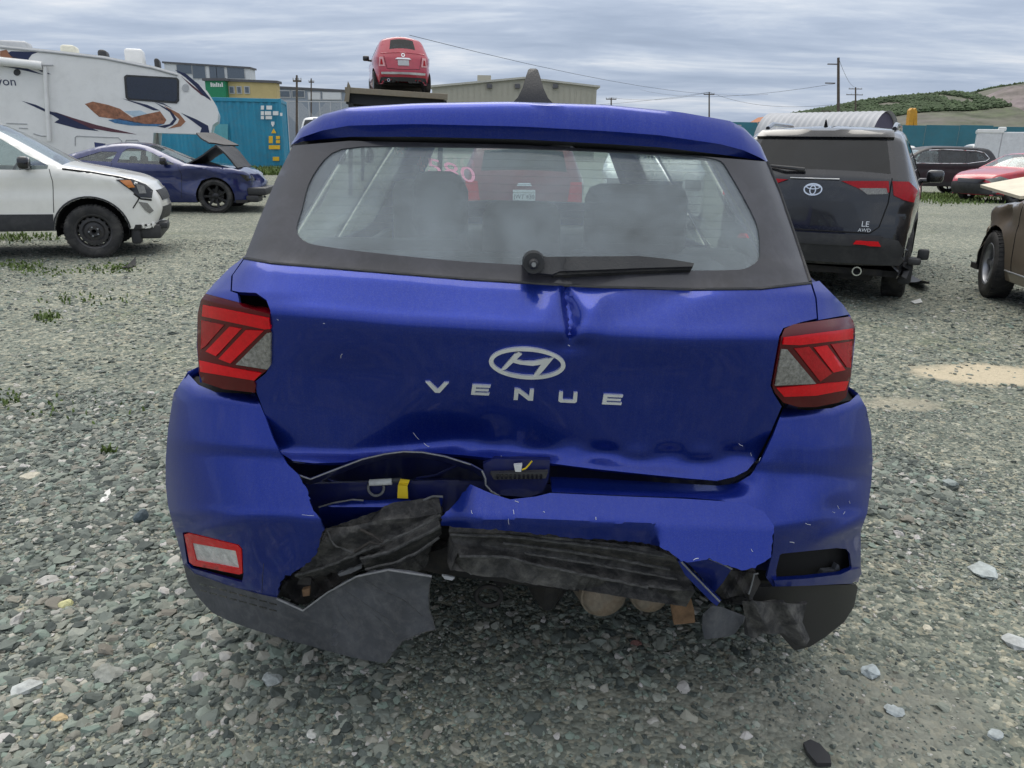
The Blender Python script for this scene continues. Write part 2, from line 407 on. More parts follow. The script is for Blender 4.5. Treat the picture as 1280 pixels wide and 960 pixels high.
    DIRS = {'rear': ((1, 0, 0), lambda a, b: (-9, a, b)), 'front': ((-1, 0, 0), lambda a, b: (9, a, b)), 'left': ((0, -1, 0), lambda a, b: (a, 9, b)),
            'right': ((0, 1, 0), lambda a, b: (a, -9, b)), 'top': ((0, 0, -1), lambda a, b: (a, b, 9))}
    def proj(s, P, face, off=.004):
        d, f = s.DIRS[face]; d = Vector(d); o = []
        for a, b in P:
            src = Vector(f(a, b)); h = s.bvh.ray_cast(src, d)
            if h[0] is None:
                # just past the outline: slide to the nearest point of the body
                g = Vector(src); 
                if face in ('rear', 'front'): g.x = (-1 if face == 'rear' else 1) * (s.L / 2 - .15)
                elif face in ('left', 'right'): g.y = (1 if face == 'left' else -1) * s.W
                else: g.z = 1
                h = s.bvh.find_nearest(g); n = -d; o.append(h[0] + n * off); continue
            n = h[1] if h[1].dot(d) < 0 else -h[1]
            o.append(h[0] + (n * .6 - d * .4).normalized() * off)
        return np.array([p[:] for p in o])
    def panel(s, name, poly, face, mat, off=.006, th=.012, step=.05, holes=(), parent=None, smooth=45, round_=False):
        if round_: poly = catmull(list(poly) + [poly[0]], 3)[:-1]
        P, T = fill(poly, holes, step); v = s.proj(P, face, off)
        v, f = solid(v, T, th + off, -Vector(s.DIRS[face][0])); return mk(name, v, f, mat, parent or s.root, smooth)
    def text(s, name, txt, size, c, face, mat, mirror=1, off=.012):
        v, f = text_mesh(txt, size); P = [(c[0] + p[0] * mirror, c[1] + p[1]) for p in v]; w3 = s.proj(P, face, off)
        return mk(name, w3, f, mat, s.root)
    def line(s, name, pts, face, mat, r=.004, off=.001, step=.06, parent=None):
        q = densify(pts, step, False); v = s.proj(q, face, off); return MB().tube([tuple(p) for p in v], r, 6).build(name, mat, parent or s.root, 60)
    def wheel(s, ax, side, style='spoke', nsp=10, steer=0., rim=.62, wdt=.21, mat='alloy_dark', drop=0., z=None):
        Rw = s.Rw; rr = Rw * rim; o = side
        b = MB(); h = wdt / 2
        b.lathe([(rr + .012, -h * .9), (rr, -h), (rr - .02, -h * .85), (rr - .03, h * .3), (rr - .03, h * .55), (rr - .018, h * .92), (rr, h), (rr + .012, h * .9)], 40)
        fy = h * .55
        if style == 'steel':
            b.lathe([(.03, fy + .02), (.06, fy + .02), (.07, fy - .005), (rr * .52, fy - .012), (rr * .62, fy + .014), (rr * .78, fy + .01)], 36)
            # ring of openings: short webs between them
            for k in range(16):
                a0, a1 = 2 * math.pi * k / 16, 2 * math.pi * (k + .42) / 16; q = []
                for yy in (fy + .01, fy - .012):
                    for a, rad in ((a0, rr * .77), (a1, rr * .77), (a1, rr - .02), (a0, rr - .02)): q.append((rad * math.cos(a), yy - (.01 if rad > rr * .9 else 0), rad * math.sin(a)))
                b.add(q, [(0, 1, 2, 3), (7, 6, 5, 4), (0, 4, 5, 1), (1, 5, 6, 2), (2, 6, 7, 3), (3, 7, 4, 0)])
        else:
            b.lathe([(.0, fy + .014), (.035, fy + .014), (.05, fy + .004), (.075, fy - .006), (.08, fy - .03)], 24)
            for k in range(nsp):
                a = 2 * math.pi * k / nsp; tw = .10 if style == 'spoke' else .0
                for dlt in ((-.045, .045) if style == 'twin' else (0,)):
                    c, sn = math.cos(a + dlt), math.sin(a + dlt); hw = .016 if style == 'twin' else .020; q = []
                    for yy in (fy, fy - .03):
                        for rad, ww in ((.05, hw * 1.3), (rr - .02, hw * .8)):
                            for e in (-1, 1): q.append((rad * c - e * ww * sn, yy + (.012 if rad > .1 else -.004), rad * sn + e * ww * c))
                    b.add(q, [(0, 1, 3, 2), (4, 6, 7, 5), (0, 4, 5, 1), (2, 3, 7, 6), (0, 2, 6, 4), (1, 5, 7, 3)])
        b.lathe([(rr * .62, fy - .05), (.02, fy - .05)], 30)
        wob = b.build('wheel', mat, s.root, 35)
        cz = Rw if z is None else z
        wob.location = (ax, o * (s.W - h - .012), cz - drop); wob.rotation_euler = (0, 0, (0 if o > 0 else math.pi) + steer)
        tb = MB(); tb.lathe([(rr - .004, -h * .96), (rr + .02, -h * 1.0), (rr + (Rw - rr) * .5, -h * 1.1), (Rw - .022, -h * 1.0), (Rw - .004, -h * .78), (Rw, -h * .4), (Rw, h * .4), (Rw - .004, h * .78), (Rw - .022, h * 1.0), (rr + (Rw - rr) * .5, h * 1.1), (rr + .02, h), (rr - .004, h * .96)], 48)
        nb = 44
        for k in range(nb):       # shoulder blocks
            a0, a1 = 2 * math.pi * k / nb, 2 * math.pi * (k + .55) / nb
            for e in (-1, 1):
                q = [(rad * math.cos(a), yy, rad * math.sin(a)) for rad in (Rw - .012, Rw + .0015) for a in (a0, a1) for yy in (e * h * .45, e * h * .9)]
                tb.add(q, [(0, 1, 3, 2), (4, 6, 7, 5), (0, 4, 5, 1), (2, 3, 7, 6), (0, 2, 6, 4), (1, 5, 7, 3)])
        tb.build('tyre', 'rubber', wob, 40)
        return wob
    def seats(s, xs=((.1, 2), (-.85, 3)), zf=None):
        zf = s.sill + .12; b = MB(); w = s.W - .18
        for x0, n in xs:
            for k in range(n):
                cy = (-w / 2 + w * k) * .9 if n == 2 else (-w * .62 + w * .62 * k); hw = .24 if n == 2 else w * .3
                b.box((x0 - .25, cy - hw, zf + .1), (x0 + .28, cy + hw, zf + .26), .05)
                n0 = len(b.v); b.box((x0 - .34, cy - hw, zf + .2), (x0 - .22, cy + hw, s.belt + .0), .05); b.box((x0 - .4, cy - .13, s.belt + .03), (x0 - .3, cy + .13, s.belt + .2), .04)
        b.box((s.axles[1] - .95, -w, s.belt - .3), (s.axles[1] - .6, w, s.belt - .06), .06)
        o = b.build('seats', 'seat_cloth', s.root, 50)
        rng_ = MB(); cx = s.axles[1] - 1.02
        an = np.linspace(0, 2 * math.pi, 21); rng_.tube([(cx + .08 * math.sin(a), w * .45 + .18 * math.cos(a), s.belt - .05 + .16 * math.sin(a)) for a in an], .014, 6); rng_.build('steering_wheel', 'interior', s.root, 60)
        # inner trim below the windows
        t = MB(); t.box((s.axles[0] - .3, -w - .02, s.sill + .06), (s.axles[1] - .55, -w + .02, s.belt - .05)); t.box((s.axles[0] - .3, w - .02, s.sill + .06), (s.axles[1] - .55, w + .02, s.belt - .05)); t.build('door_trim', 'interior', s.root)
    def mirror(s, x, side, mat='black_plastic', z=None):
        z = z or s.belt + .06; y = float(s.wf(x, z)); b = MB()
        b.box((x - .05, side * (y + .05), z - .02), (x + .07, side * (y + .24), z + .13), .04); b.box((x - .02, side * (y - .05), z - .03), (x + .05, side * (y + .09), z + .03), .02)
        return b.build('mirror', mat, s.root, 50)
# ------------------------------------------------------------------ the blue hatchback in front
M('blue_paint', (.004, .021, .225), .30, metal=.7, spec=.3, coat=.5, var=.06, vscale=3, flake=.35, dirt=((.10, .13, .24), .2, 230), coatr=.06)
def dust_streaks(name, c, amt):
    # rain-washed road dust: fine noise drawn out along the fall line
    m = MATS[name]; t = m.node_tree; b = t.nodes['Principled BSDF']; lk = b.inputs['Base Color'].links[0].from_socket; tcn = nn(t, 'ShaderNodeTexCoord').outputs['Object']
    mpn = nn(t, 'ShaderNodeMapping'); mpn.inputs['Scale'].default_value = (40, 90, 9); t.links.new(tcn, mpn.inputs[0]); a = noise_n(t, mpn.outputs[0], 1., 4, .7); g = noise_n(t, tcn, 500, 2, .6); k = noise_n(t, tcn, 2.5, 4, .6)
    f = math_n(t, 'MULTIPLY', ramp(t, math_n(t, 'ADD', math_n(t, 'MULTIPLY', a, .45), math_n(t, 'MULTIPLY', g, .55)), [(.48, (0, 0, 0)), (.72, (amt,) * 3)]), ramp(t, k, [(.35, (.35,) * 3), (.65, (1,) * 3)]))
    t.links.new(mixc(t, f, lk, c), b.inputs['Base Color'])
dust_streaks('blue_paint', (.20, .22, .30), .13)
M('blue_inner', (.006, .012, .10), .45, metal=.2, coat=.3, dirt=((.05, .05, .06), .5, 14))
M('dusty_frit', (.03, .03, .038), .28, coat=.4, var=.25, vscale=5, dirt=((.115, .112, .135), .4, 7))
M('torn_grey', (.19, .195, .20), .7, var=.3, vscale=60)
M('valance_grey', (.052, .056, .066), .62, var=.25, vscale=12, bump=.12, bscale=300, dirt=((.17, .17, .17), .4, 40))
M('foam_black', (.035, .035, .036), .7, var=.4, vscale=30, bump=.7, bscale=45, dirt=((.24, .23, .21), .55, 22))
M('foam_ridge', (.075, .075, .074), .75, var=.6, vscale=60, bump=.5, bscale=120)
M('valance_black', (.012, .012, .014), .5, var=.2, bump=.1, bscale=200)
M('exhaust_steel', (.27, .23, .18), .6, metal=.2, var=.3, vscale=25, dirt=((.16, .10, .055), .7, 16), bump=.2)
M('rusty_bracket', (.20, .12, .065), .85, var=.35, vscale=40, bump=.4)
M('paint_chip', (.72, .74, .78), .6)
M('white_tube', (.62, .63, .62), .6, var=.2, vscale=40)
M('yellow_tag', (.80, .58, .02), .55)
M('fog_lens', (.58, .58, .57), .2, coat=1, var=.3, vscale=40, bump=.6, bscale=70)
pm_ = bpy.data.materials.new('pink_marker'); pm_.use_nodes = True; t_ = pm_.node_tree; t_.nodes.clear(); o_ = nn(t_, 'ShaderNodeOutputMaterial'); a_ = nn(t_, 'ShaderNodeBsdfTranslucent'); a_.inputs[0].default_value = (.95, .35, .50, 1); b_ = nn(t_, 'ShaderNodeBsdfDiffuse'); b_.inputs[0].default_value = (.9, .3, .45, 1); m_ = nn(t_, 'ShaderNodeMixShader'); m_.inputs[0].default_value = .35
t_.links.new(a_.outputs[0], m_.inputs[1]); t_.links.new(b_.outputs[0], m_.inputs[2]); t_.links.new(m_.outputs[0], o_.inputs[0]); MATS['pink_marker'] = pm_
M('badge_chrome', (.80, .82, .84), .32, metal=.55, var=.06, vscale=30)
XC, YC = .03, 3.60
V_SIL = [(-1.6, .36), (-1.6, .9), (-1.58, 1.3), (-1.53, 1.47), (-1.40, 1.53), (-1.40, 1.53), (-.8, 1.56), (0, 1.555), (.42, 1.5), (1.02, 1.12), (1.02, 1.12), (1.3, 1.06), (1.8, .97), (1.97, .82), (2.02, .55), (1.98, .28)]
venue = Car('blue_hatchback', (XC, YC, 0), R(90), 'blue hatchback with a smashed rear bumper, nearest to the camera', 'car', V_SIL, .885, .48, .95, 4.04, (-1.26, 1.26), .325, 'blue_paint',
            windows=[[(-1.42, 1.12), (-1.18, 1.12), (-1.16, 1.44), (-1.36, 1.42)], [(-1.08, 1.06), (-.22, 1.04), (-.22, 1.46), (-1.06, 1.45)], [(-.12, 1.04), (.78, 1.03), (.62, 1.22), (.28, 1.46), (-.12, 1.48)]],
            topwin=[(.36, 1.0, 1.12, .90)], skip=[(-1.7, -1.50, 0, 1.54)], tap=(.18, .06), lt=(.8, 1.2), r=.08, floor=.37, interior=False, crown=.015)
VR = venue.root
for ax in venue.axles:
    for sd_ in (1, -1): venue.wheel(ax, sd_, 'twin', 5, mat='alloy_grey')
def loc3(P): P = np.asarray(P, float); return np.stack([P[:, 1] - YC, -(P[:, 0] - XC), P[:, 2]], 1)
def unproj(u, v, Y):
    u, v, Y = (np.asarray(q, float) for q in (u, v, Y))
    d = np.array(F0)[None] + np.outer((u - 640) / FPX, RI) - np.outer((v - 480) / FPX, UI)
    return np.array([0, 0, CAMZ]) + d * (Y / d[:, 1])[:, None]
def curves(cs):
    def D(u, v):
        vk = np.stack([np.interp(u, [p[0] for p in c], [p[1] for p in c]) for c, _ in cs]); yk = np.array([y for _, y in cs]); o = np.empty(len(u))
        for i in range(len(u)): o[i] = np.interp(v[i], vk[:, i], yk)
        return o
    return D
UC = 652
HV = [100, 182, 322, 367, 430, 470, 500, 560, 640, 720, 800]; HW = [310, 292, 352, 398, 412, 430, 440, 450, 444, 424, 390]
def corner(u, v, A, wid):
    uw = np.interp(v, HV, HW) + 8; t = np.clip((np.abs(u - UC) - (uw - wid)) / wid, 0, .985); return A * (1 - np.sqrt(1 - t * t))
GT = [(364, 181), (437, 175), (650, 180), (824, 190), (960, 202)]
GB = [(305, 322), (340, 328), (582, 348), (742, 358), (860, 361), (952, 360), (1014, 353)]
CR = [(250, 372), (337, 387), (500, 402), (669, 411), (860, 420), (978, 419), (1060, 410)]
FT = [(250, 545), (350, 560), (440, 568), (560, 553), (593, 552), (624, 562), (680, 562), (736, 566), (781, 572), (860, 579), (960, 570)]
LP = [(250, 560), (365, 577), (567, 571), (607, 574), (680, 580), (742, 588), (809, 595), (896, 603), (960, 590)]
up = lambda c, d: [(a, b + d) for a, b in c]
hatch0 = curves([(up(GT, -30), 1.96), (GT, 1.935), (GB, 1.765), (up(GB, 6), 1.748), (up(CR, -9), 1.668), (up(CR, -2), 1.653), (up(CR, 8), 1.651), (up(CR, 70), 1.688), (up(CR, 120), 1.713), (up(FT, -8), 1.725), (up(FT, 2), 1.726), (LP, 1.693), (up(LP, 30), 1.693)])
def hatch(u, v):
    u = np.asarray(u, float); v = np.asarray(v, float)
    A = np.interp(v, [180, 330, 400, 600], [.10, .14, .20, .22])
    y = sum(hatch0(u, v + d) * k for d, k in ((-7, .12), (-3.5, .23), (0, .3), (3.5, .23), (7, .12))) + corner(u, v, A, np.interp(v, [180, 330, 380], [120, 120, 150]))
    # buckle beside the badge
    xc = u - (706 + 6 * smoothstep(355, 425, v)); wr = 5 + 9 * np.exp(-((v - 395) / 22)**2); wl = np.full(len(u), 3.5)
    fade = .35 + .65 * smoothstep(352, 385, v); fade = fade * (1 - smoothstep(412, 434, v))
    y += fade * .024 * np.where(xc > 0, np.exp(-(xc / wr)**2), np.exp(-(xc / wl)**2))
    y -= .011 * np.exp(-((u - 742) / 17)**2 - ((v - 388) / 24)**2) + .006 * np.exp(-((u - 685) / 16)**2 - ((v - 390) / 24)**2)
    y += .010 * np.exp(-((u - 712) / 24)**2 - ((v - 432) / 9)**2)
    # broad waves of the pushed-in skin
    y += .006 * np.sin((u - 330) / 62.) * np.sin((v - 380) / 44.) * smoothstep(425, 470, v) + .016 * np.exp(-((u - 560) / 120)**2 - ((v - 545) / 40)**2)
    y += .008 * np.exp(-((u - 440) / 70)**2 - ((v - 490) / 55)**2) + .004 * np.sin((u + v * .7) / 21.) * np.exp(-((v - 372) / 22)**2) * smoothstep(700, 760, u)
    y += .006 * np.sin(u / 13.) * np.exp(-((v - 566) / 9)**2) * smoothstep(560, 580, u)
    return y
B0 = [(200, 458), (248, 480), (320, 492), (652, 505), (979, 508), (1040, 504), (1075, 492), (1100, 480)]
BC = [(208, 556), (240, 560), (350, 569), (652, 578), (948, 585), (1060, 592), (1100, 590)]
BD = [(208, 638), (400, 646), (652, 650), (968, 656), (1085, 642)]
BB = [(220, 700), (346, 747), (652, 740), (966, 732), (1076, 727)]
bump0 = curves([(up(B0, -8), 1.80), (up(B0, 2), 1.745), (up(B0, 9), 1.715), (up(BC, -3), 1.672), (up(BC, 2), 1.676), (up(BD, -5), 1.612), (up(BD, 2), 1.602), (up(BD, 12), 1.606), (BB, 1.655), (up(BB, 70), 1.70)])
def bumper(u, v):
    y = sum(bump0(u, v + d) * k for d, k in ((-5, .2), (-2, .2), (0, .2), (2, .2), (5, .2))) + corner(u, v, np.interp(v, [470, 700, 800], [.30, .32, .34]), 185)
    y += -.012 * np.exp(-((u - 1050) / 26)**2 - ((v - 637) / 18)**2) * 0 + .014 * np.exp(-((u - 1050) / 24)**2 - ((v - 638) / 16)**2)
    y += .006 * np.sin((u - 330) / 20. + v / 26.) * np.exp(-((u - 360) / 45)**2 - ((v - 690) / 50)**2) + .012 * np.exp(-((u - 985) / 30)**2 - ((v - 600) / 40)**2)
    # ridge towards the lamp pockets
    y += -.016 * np.exp(-((v - 664 + .25 * (u - 250)) / 9)**2) * np.exp(-((u - 255) / 40)**2) - .016 * np.exp(-((v - 672 + .38 * (u - 1030)) / 9)**2) * smoothstep(1000, 1040, u)
    return y
def torn(L, amp=1.6, step=5):
    return [L[0]] + [(a + random.gauss(0, amp), b + random.gauss(0, amp)) for a, b in densify(L, step, False)[1:-1]] + [L[-1]]
def pxp(name, poly, D, mat, th=.008, step=7, holes=(), lines=(), parent=None, smooth=38, off=0., rnd=False, label=None):
    if rnd: poly = catmull(list(poly) + [poly[0]], 4)[:-1]
    P, T = fill(poly, holes, step, lines=lines)
    Y = (D(P[:, 0], P[:, 1]) if callable(D) else np.full(len(P), float(D))) - off
    v, f = solid(loc3(unproj(P[:, 0], P[:, 1], Y)), T, th, (-1, 0, .2))
    o = mk(name, v, f, mat, parent or VR, smooth); return tag(o, label)
def ptube(name, pts, D, r, mat, n=6, off=0., parent=None, step=8):
    q = np.array(densify(pts, step, False)); Y = (D(q[:, 0], q[:, 1]) if callable(D) else (np.full(len(q), float(D)) if not isinstance(D, (list, tuple)) else np.interp(np.linspace(0, 1, len(q)), np.linspace(0, 1, len(D)), D))) - off
    return MB().tube([tuple(p) for p in loc3(unproj(q[:, 0], q[:, 1], Y))], r, n).build(name, mat, parent or VR, 60)
z4 = lambda L: [(200 + x / 2.909, 330 + y / 2.909) for x, y in L]
z6 = lambda L: [(840 + x / 3.557, 350 + y / 3.557) for x, y in L]
z5 = lambda L: [(500 + x / 3.556, 350 + y / 3.556) for x, y in L]
z7 = lambda L: [(200 + x / 3.048, 560 + y / 3.048) for x, y in L]
z8 = lambda L: [(520 + x / 2.207, 560 + y / 2.207) for x, y in L]
z66 = lambda L: [(340 + x / 4.267, 550 + y / 4.267) for x, y in L]
z77 = lambda L: [(840 + x / 4.174, 600 + y / 4.174) for x, y in L]
# tailgate skin
tg = GB[1:-1] + [(1013, 354), (1019, 373), (1021, 398), (1000, 403), (979, 410), (974, 420), (970, 443), (963, 482), (967, 492), (977, 508), (962, 543), (946, 574), (934, 588), (918, 596), (896, 601)] + \
     [(860, 598), (809, 593), (742, 586), (680, 578), (607, 572), (580, 569), (554, 567), (515, 564), (462, 570), (430, 578), (392, 579), (366, 576), (352, 567), (342, 547), (333, 523), (321, 491), (319, 477), (332, 467), (338, 457), (340, 433), (338, 388), (333, 375), (320, 366), (299, 365), (290, 363), (291, 344), (306, 323)]
tailgate = pxp('tailgate', tg, hatch, 'blue_paint', .010, 4.5, lines=[[(711, 362), (712, 395)]], label='dented blue tailgate buckled beside the badge')
# panes and black border
gl_out = [(366, 182), (437, 176), (650, 181), (824, 191), (959, 202), (975, 240), (995, 298), (1013, 352), (952, 359), (860, 360), (742, 357), (582, 347), (340, 327), (306, 321), (325, 272), (346, 222)]
gl_in = catmull(list(reversed([(427, 186), (391, 219), (377, 262), (371, 291), (393, 306), (534, 323), (650, 331), (800, 337), (925, 337), (947, 326), (950, 310), (945, 277), (912, 216), (896, 199), (820, 192), (650, 185), (540, 183)])) + [(540, 183)], 4)[:-1]
fr_ = pxp('rear_window_border', gl_out, hatch, 'dusty_frit', .006, 8, holes=[gl_in])
rw = pxp('rear_window', [(660 + (a - 660) * 1.008, 262 + (b - 262) * 1.008) for a, b in gl_in], hatch, 'dusty_glass', .003, 10, off=-.004)
dl = MB()
for k in range(13):
    vv = 195 + k * 10.2; q = np.array(densify([(max(383, 430 - k * 6), vv), (650, vv + 5), (min(938, 890 + k * 6), vv + 11)], 12, False)); q = q[inside(q, gl_in)]
    if len(q) > 2: dl.tube([tuple(p) for p in loc3(unproj(q[:, 0], q[:, 1], hatch(q[:, 0], q[:, 1]) + .010))], .0006, 4)
tag(dl.build('defroster_line', 'interior', rw), kind='stuff')
ptube('window_seal', [(x, y + 1) for x, y in GB], hatch, .0035, 'black_plastic')
ptube('window_seal', [(959, 202), (975, 240), (995, 298), (1013, 352)], hatch, .004, 'black_plastic')
# quarter panels above the lamps and beside the window
pxp('quarter_panel', [(305, 322), (289, 345), (288, 364), (297, 367), (299, 378), (257, 367), (268, 354), (288, 334)], hatch, 'blue_paint', .008, 6)
pxp('quarter_panel', [(1015, 353), (1021, 373), (1023, 400), (1062, 393), (1054, 381), (1037, 364), (1024, 351)], hatch, 'blue_paint', .008, 6)
# spoiler
E0 = [(364, 180), (376, 160), (403, 143), (437, 134), (520, 129), (631, 127), (760, 131), (850, 140), (912, 151), (930, 160), (950, 180), (960, 202)]
SM = [(364, 181), (376, 172), (403, 163), (437, 157), (520, 155), (650, 158), (760, 164), (824, 169), (900, 180), (930, 188), (950, 197), (960, 203)]
SB_ = [(364, 182), (376, 177), (403, 174), (437, 171), (520, 171), (650, 174), (760, 180), (824, 184), (900, 193), (930, 197), (950, 201), (960, 204)]
SG = [(364, 184), (376, 183), (403, 182), (437, 180), (520, 181), (650, 185), (760, 191), (824, 195), (900, 203), (930, 206), (950, 207), (960, 207)]
def spo_row(c, Y, n=60):
    s = np.linspace(0, 1, n); x = np.array([p[0] for p in c], float); y = np.array([p[1] for p in c], float); L_ = np.r_[0, np.cumsum(np.hypot(np.diff(x), np.diff(y)))]; L_ /= L_[-1]
    xs = [p[0] for p in E0]; ux = np.interp(s, np.linspace(0, 1, len(xs)), xs); uy = np.interp(ux, x, y)
    return unproj(ux, uy, Y + .13 * np.clip((np.abs(ux - 662) - 150) / 145, 0, 1)**2.2)
rows = [spo_row(SG, 1.975), spo_row(SB_, 1.915), spo_row(SB_, 1.908), spo_row([(a, b * .5 + c * .5) for (a, b), (_, c) in zip(SM, SB_)], 1.902), spo_row(SM, 1.893), spo_row([(a, b - .12 * (b - c)) for (a, b), (_, c) in zip(SM, E0)], 1.895), spo_row([(a, b * .5 + c * .5) for (a, b), (_, c) in zip(SM, E0)], 1.904), spo_row([(a, b * .12 + c * .88) for (a, b), (_, c) in zip(SM, E0)], 1.918), spo_row(E0, 1.935)]
top = rows[-1].copy(); top[:, 1] = 2.16; top[:, 2] += .004 + 0 * top[:, 2]; top[:, 0] = XC + (top[:, 0] - XC) * 1.0; rows.append(top)
top2 = top.copy(); top2[:, 1] = 2.45; top2[:, 2] = top[:, 2] - .006; rows.append(top2)
n = 60; vv = np.vstack([loc3(q) for q in rows]); ff = [(i * n + k, i * n + k + 1, (i + 1) * n + k + 1, (i + 1) * n + k) for i in range(len(rows) - 1) for k in range(n - 1)]
ff = [q[::-1] for q in ff]
mk('spoiler', vv, ff, None, VR, 35, mats=['blue_paint', 'black_plastic'], fm=[1 if i < 1 else 0 for i in range(len(rows) - 1) for k in range(n - 1)])
fin = MB()
for k, (zf, x0, x1, hw) in enumerate([(0, 0, .17, .040), (.012, .004, .16, .030), (.035, .02, .14, .021), (.065, .05, .12, .014), (.080, .066, .108, .010), (.084, .075, .10, .006)]): hw *= 1.45; fin.v += [(x0, -hw, zf), (x0 + .01, -hw * 1.0, zf), (x1, -hw * .4, zf), (x1, hw * .4, zf), (x0 + .01, hw * 1.0, zf), (x0, hw, zf)]
fin.f = [(i * 6 + k, i * 6 + (k + 1) % 6, (i + 1) * 6 + (k + 1) % 6, (i + 1) * 6 + k) for i in range(5) for k in range(6)] + [(30, 31, 32, 33, 34, 35)]
fo = fin.build('antenna', 'black_plastic', VR, 60); fo.scale = (1, .95, 1.12); p = loc3([at_y(666, 128.5, 2.24)])[0]; fo.location = p
# side walls of the rear end, from the visible edge forward to the flank
def flank(name, pts, D, mat, xe=-1.46):
    q = np.array(densify(pts, 8, False)); a = loc3(unproj(q[:, 0], q[:, 1], D(q[:, 0], q[:, 1]))); sg = 1 if a[:, 1].mean() > 0 else -1; rws = []
    for t in np.linspace(0, 1, 6):
        x = a[:, 0] + (xe - a[:, 0]) * t; ye = venue.wf(np.full(len(a), xe), a[:, 2]) + .005; yy = np.abs(a[:, 1]) + (ye - np.abs(a[:, 1])) * (1 - (1 - t)**1.6); lim = np.abs(a[:, 1]) + (x - a[:, 0]) * .8 * np.abs(a[:, 1]) / (a[:, 0] + YC)
        rws.append(np.stack([x, sg * np.minimum(yy, lim), a[:, 2]], 1))
    m = len(q); f = [(i * m + k, i * m + k + 1, (i + 1) * m + k + 1, (i + 1) * m + k) for i in range(5) for k in range(m - 1)]
    tri = np.array([t for b_ in f for t in ((b_[0], b_[1], b_[2]), (b_[0], b_[2], b_[3]))]); v, f = solid(np.vstack(rws), tri, .004, (0, sg, 0)); return mk(name, v, f, mat, VR, 50)
flank('pillar', [(366, 182), (346, 222), (325, 272), (306, 321), (288, 334), (268, 354), (257, 367)], hatch, 'blue_paint')
flank('pillar', [(959, 202), (975, 240), (995, 298), (1014, 353), (1037, 364), (1054, 381), (1062, 393)], hatch, 'blue_paint')
flank('quarter_side', [(257, 367), (251, 375), (247, 392), (246, 433), (249, 468), (250, 478)], hatch, 'blue_paint')
flank('quarter_side', [(1062, 393), (1067, 405), (1069, 420), (1066, 450), (1063, 475), (1058, 496)], hatch, 'blue_paint')
LS = [(234, 466), (217, 492), (210, 536), (207, 575), (207, 605), (210, 632), (216, 655), (226, 691), (229, 706)]
RS = [(1073, 492), (1083, 510), (1089, 541), (1091, 575), (1089, 605), (1084, 641), (1076, 664), (1076, 714), (1073, 727)]
flank('bumper_side', LS, bumper, 'blue_paint'); flank('bumper_side', RS, bumper, 'blue_paint')
# tail lamps
ll = z4([(165, 108), (150, 130), (137, 180), (135, 300), (142, 400), (155, 430), (230, 455), (345, 468), (348, 440), (342, 425), (390, 385), (402, 345), (402, 220), (398, 182), (300, 155), (285, 140)])
rl = z6([(500, 217), (540, 197), (650, 182), (790, 162), (805, 180), (815, 220), (805, 330), (795, 430), (775, 520), (740, 545), (640, 565), (560, 565), (495, 545), (457, 500), (446, 470), (472, 330), (487, 250)])
def lamp(poly, parts, z):
    o = pxp('tail_light', poly, hatch, 'lens_red_dark', .05, 5, off=.004, smooth=50)
    for nm, mt, q, of in parts: pxp(nm, z(q), hatch, mt, .008, 5, off=of, parent=o, smooth=50)
    return o
lamp(ll, [('light_band', 'lens_red_bright', [(155, 148), (395, 198), (401, 236), (380, 238), (152, 190)], .008), ('light_band', 'lens_red_bright', [(142, 350), (260, 378), (368, 398), (342, 424), (146, 392)], .008),
          ('light_stripe', 'lens_red', [(150, 205), (232, 222), (165, 298), (148, 310)], .008), ('light_stripe', 'lens_red_bright', [(252, 228), (295, 236), (203, 335), (165, 318)], .008), ('light_stripe', 'lens_red_bright', [(312, 240), (376, 244), (255, 362), (212, 345)], .008),
          ('reversing_lens', 'lens_clear', [(388, 252), (402, 250), (402, 368), (390, 384), (275, 366)], .008)], z4)
lamp(rl, [('light_band', 'lens_red_bright', [(500, 255), (806, 215), (806, 262), (570, 290), (494, 287)], .008), ('light_band', 'lens_red_bright', [(466, 482), (786, 450), (772, 490), (640, 515), (500, 520)], .008),
          ('light_stripe', 'lens_red', [(545, 305), (610, 297), (712, 415), (660, 452)], .008), ('light_stripe', 'lens_red_bright', [(632, 300), (690, 290), (772, 400), (718, 412)], .008), ('light_stripe', 'lens_red', [(708, 286), (802, 272), (795, 390), (778, 388)], .008),
          ('reversing_lens', 'lens_clear', [(487, 308), (512, 308), (642, 462), (458, 470), (472, 390)], .008)], z6)
pxp('lamp_recess', [(292, 362), (342, 366), (346, 400), (300, 392)], 1.80, 'dark_void', .02, 8)
pxp('lamp_recess', [(240, 470), (330, 478), (326, 500), (250, 492)], lambda u, v: bumper(u, v) + .05, 'dark_void', .02, 8)
pxp('lamp_recess', [(970, 495), (1062, 485), (1066, 500), (985, 514)], lambda u, v: bumper(u, v) + .05, 'dark_void', .02, 8)
# shut line and body ring behind the tailgate edge
pxp('body_opening', [(310, 470), (330, 520), (345, 560), (360, 590), (384, 605), (560, 600), (700, 606), (905, 612), (945, 590), (968, 548), (985, 505), (1000, 500), (960, 640), (380, 640), (330, 560)], lambda u, v: 1.785 + corner(u, v, .2, 150), 'blue_inner', .01, 12)
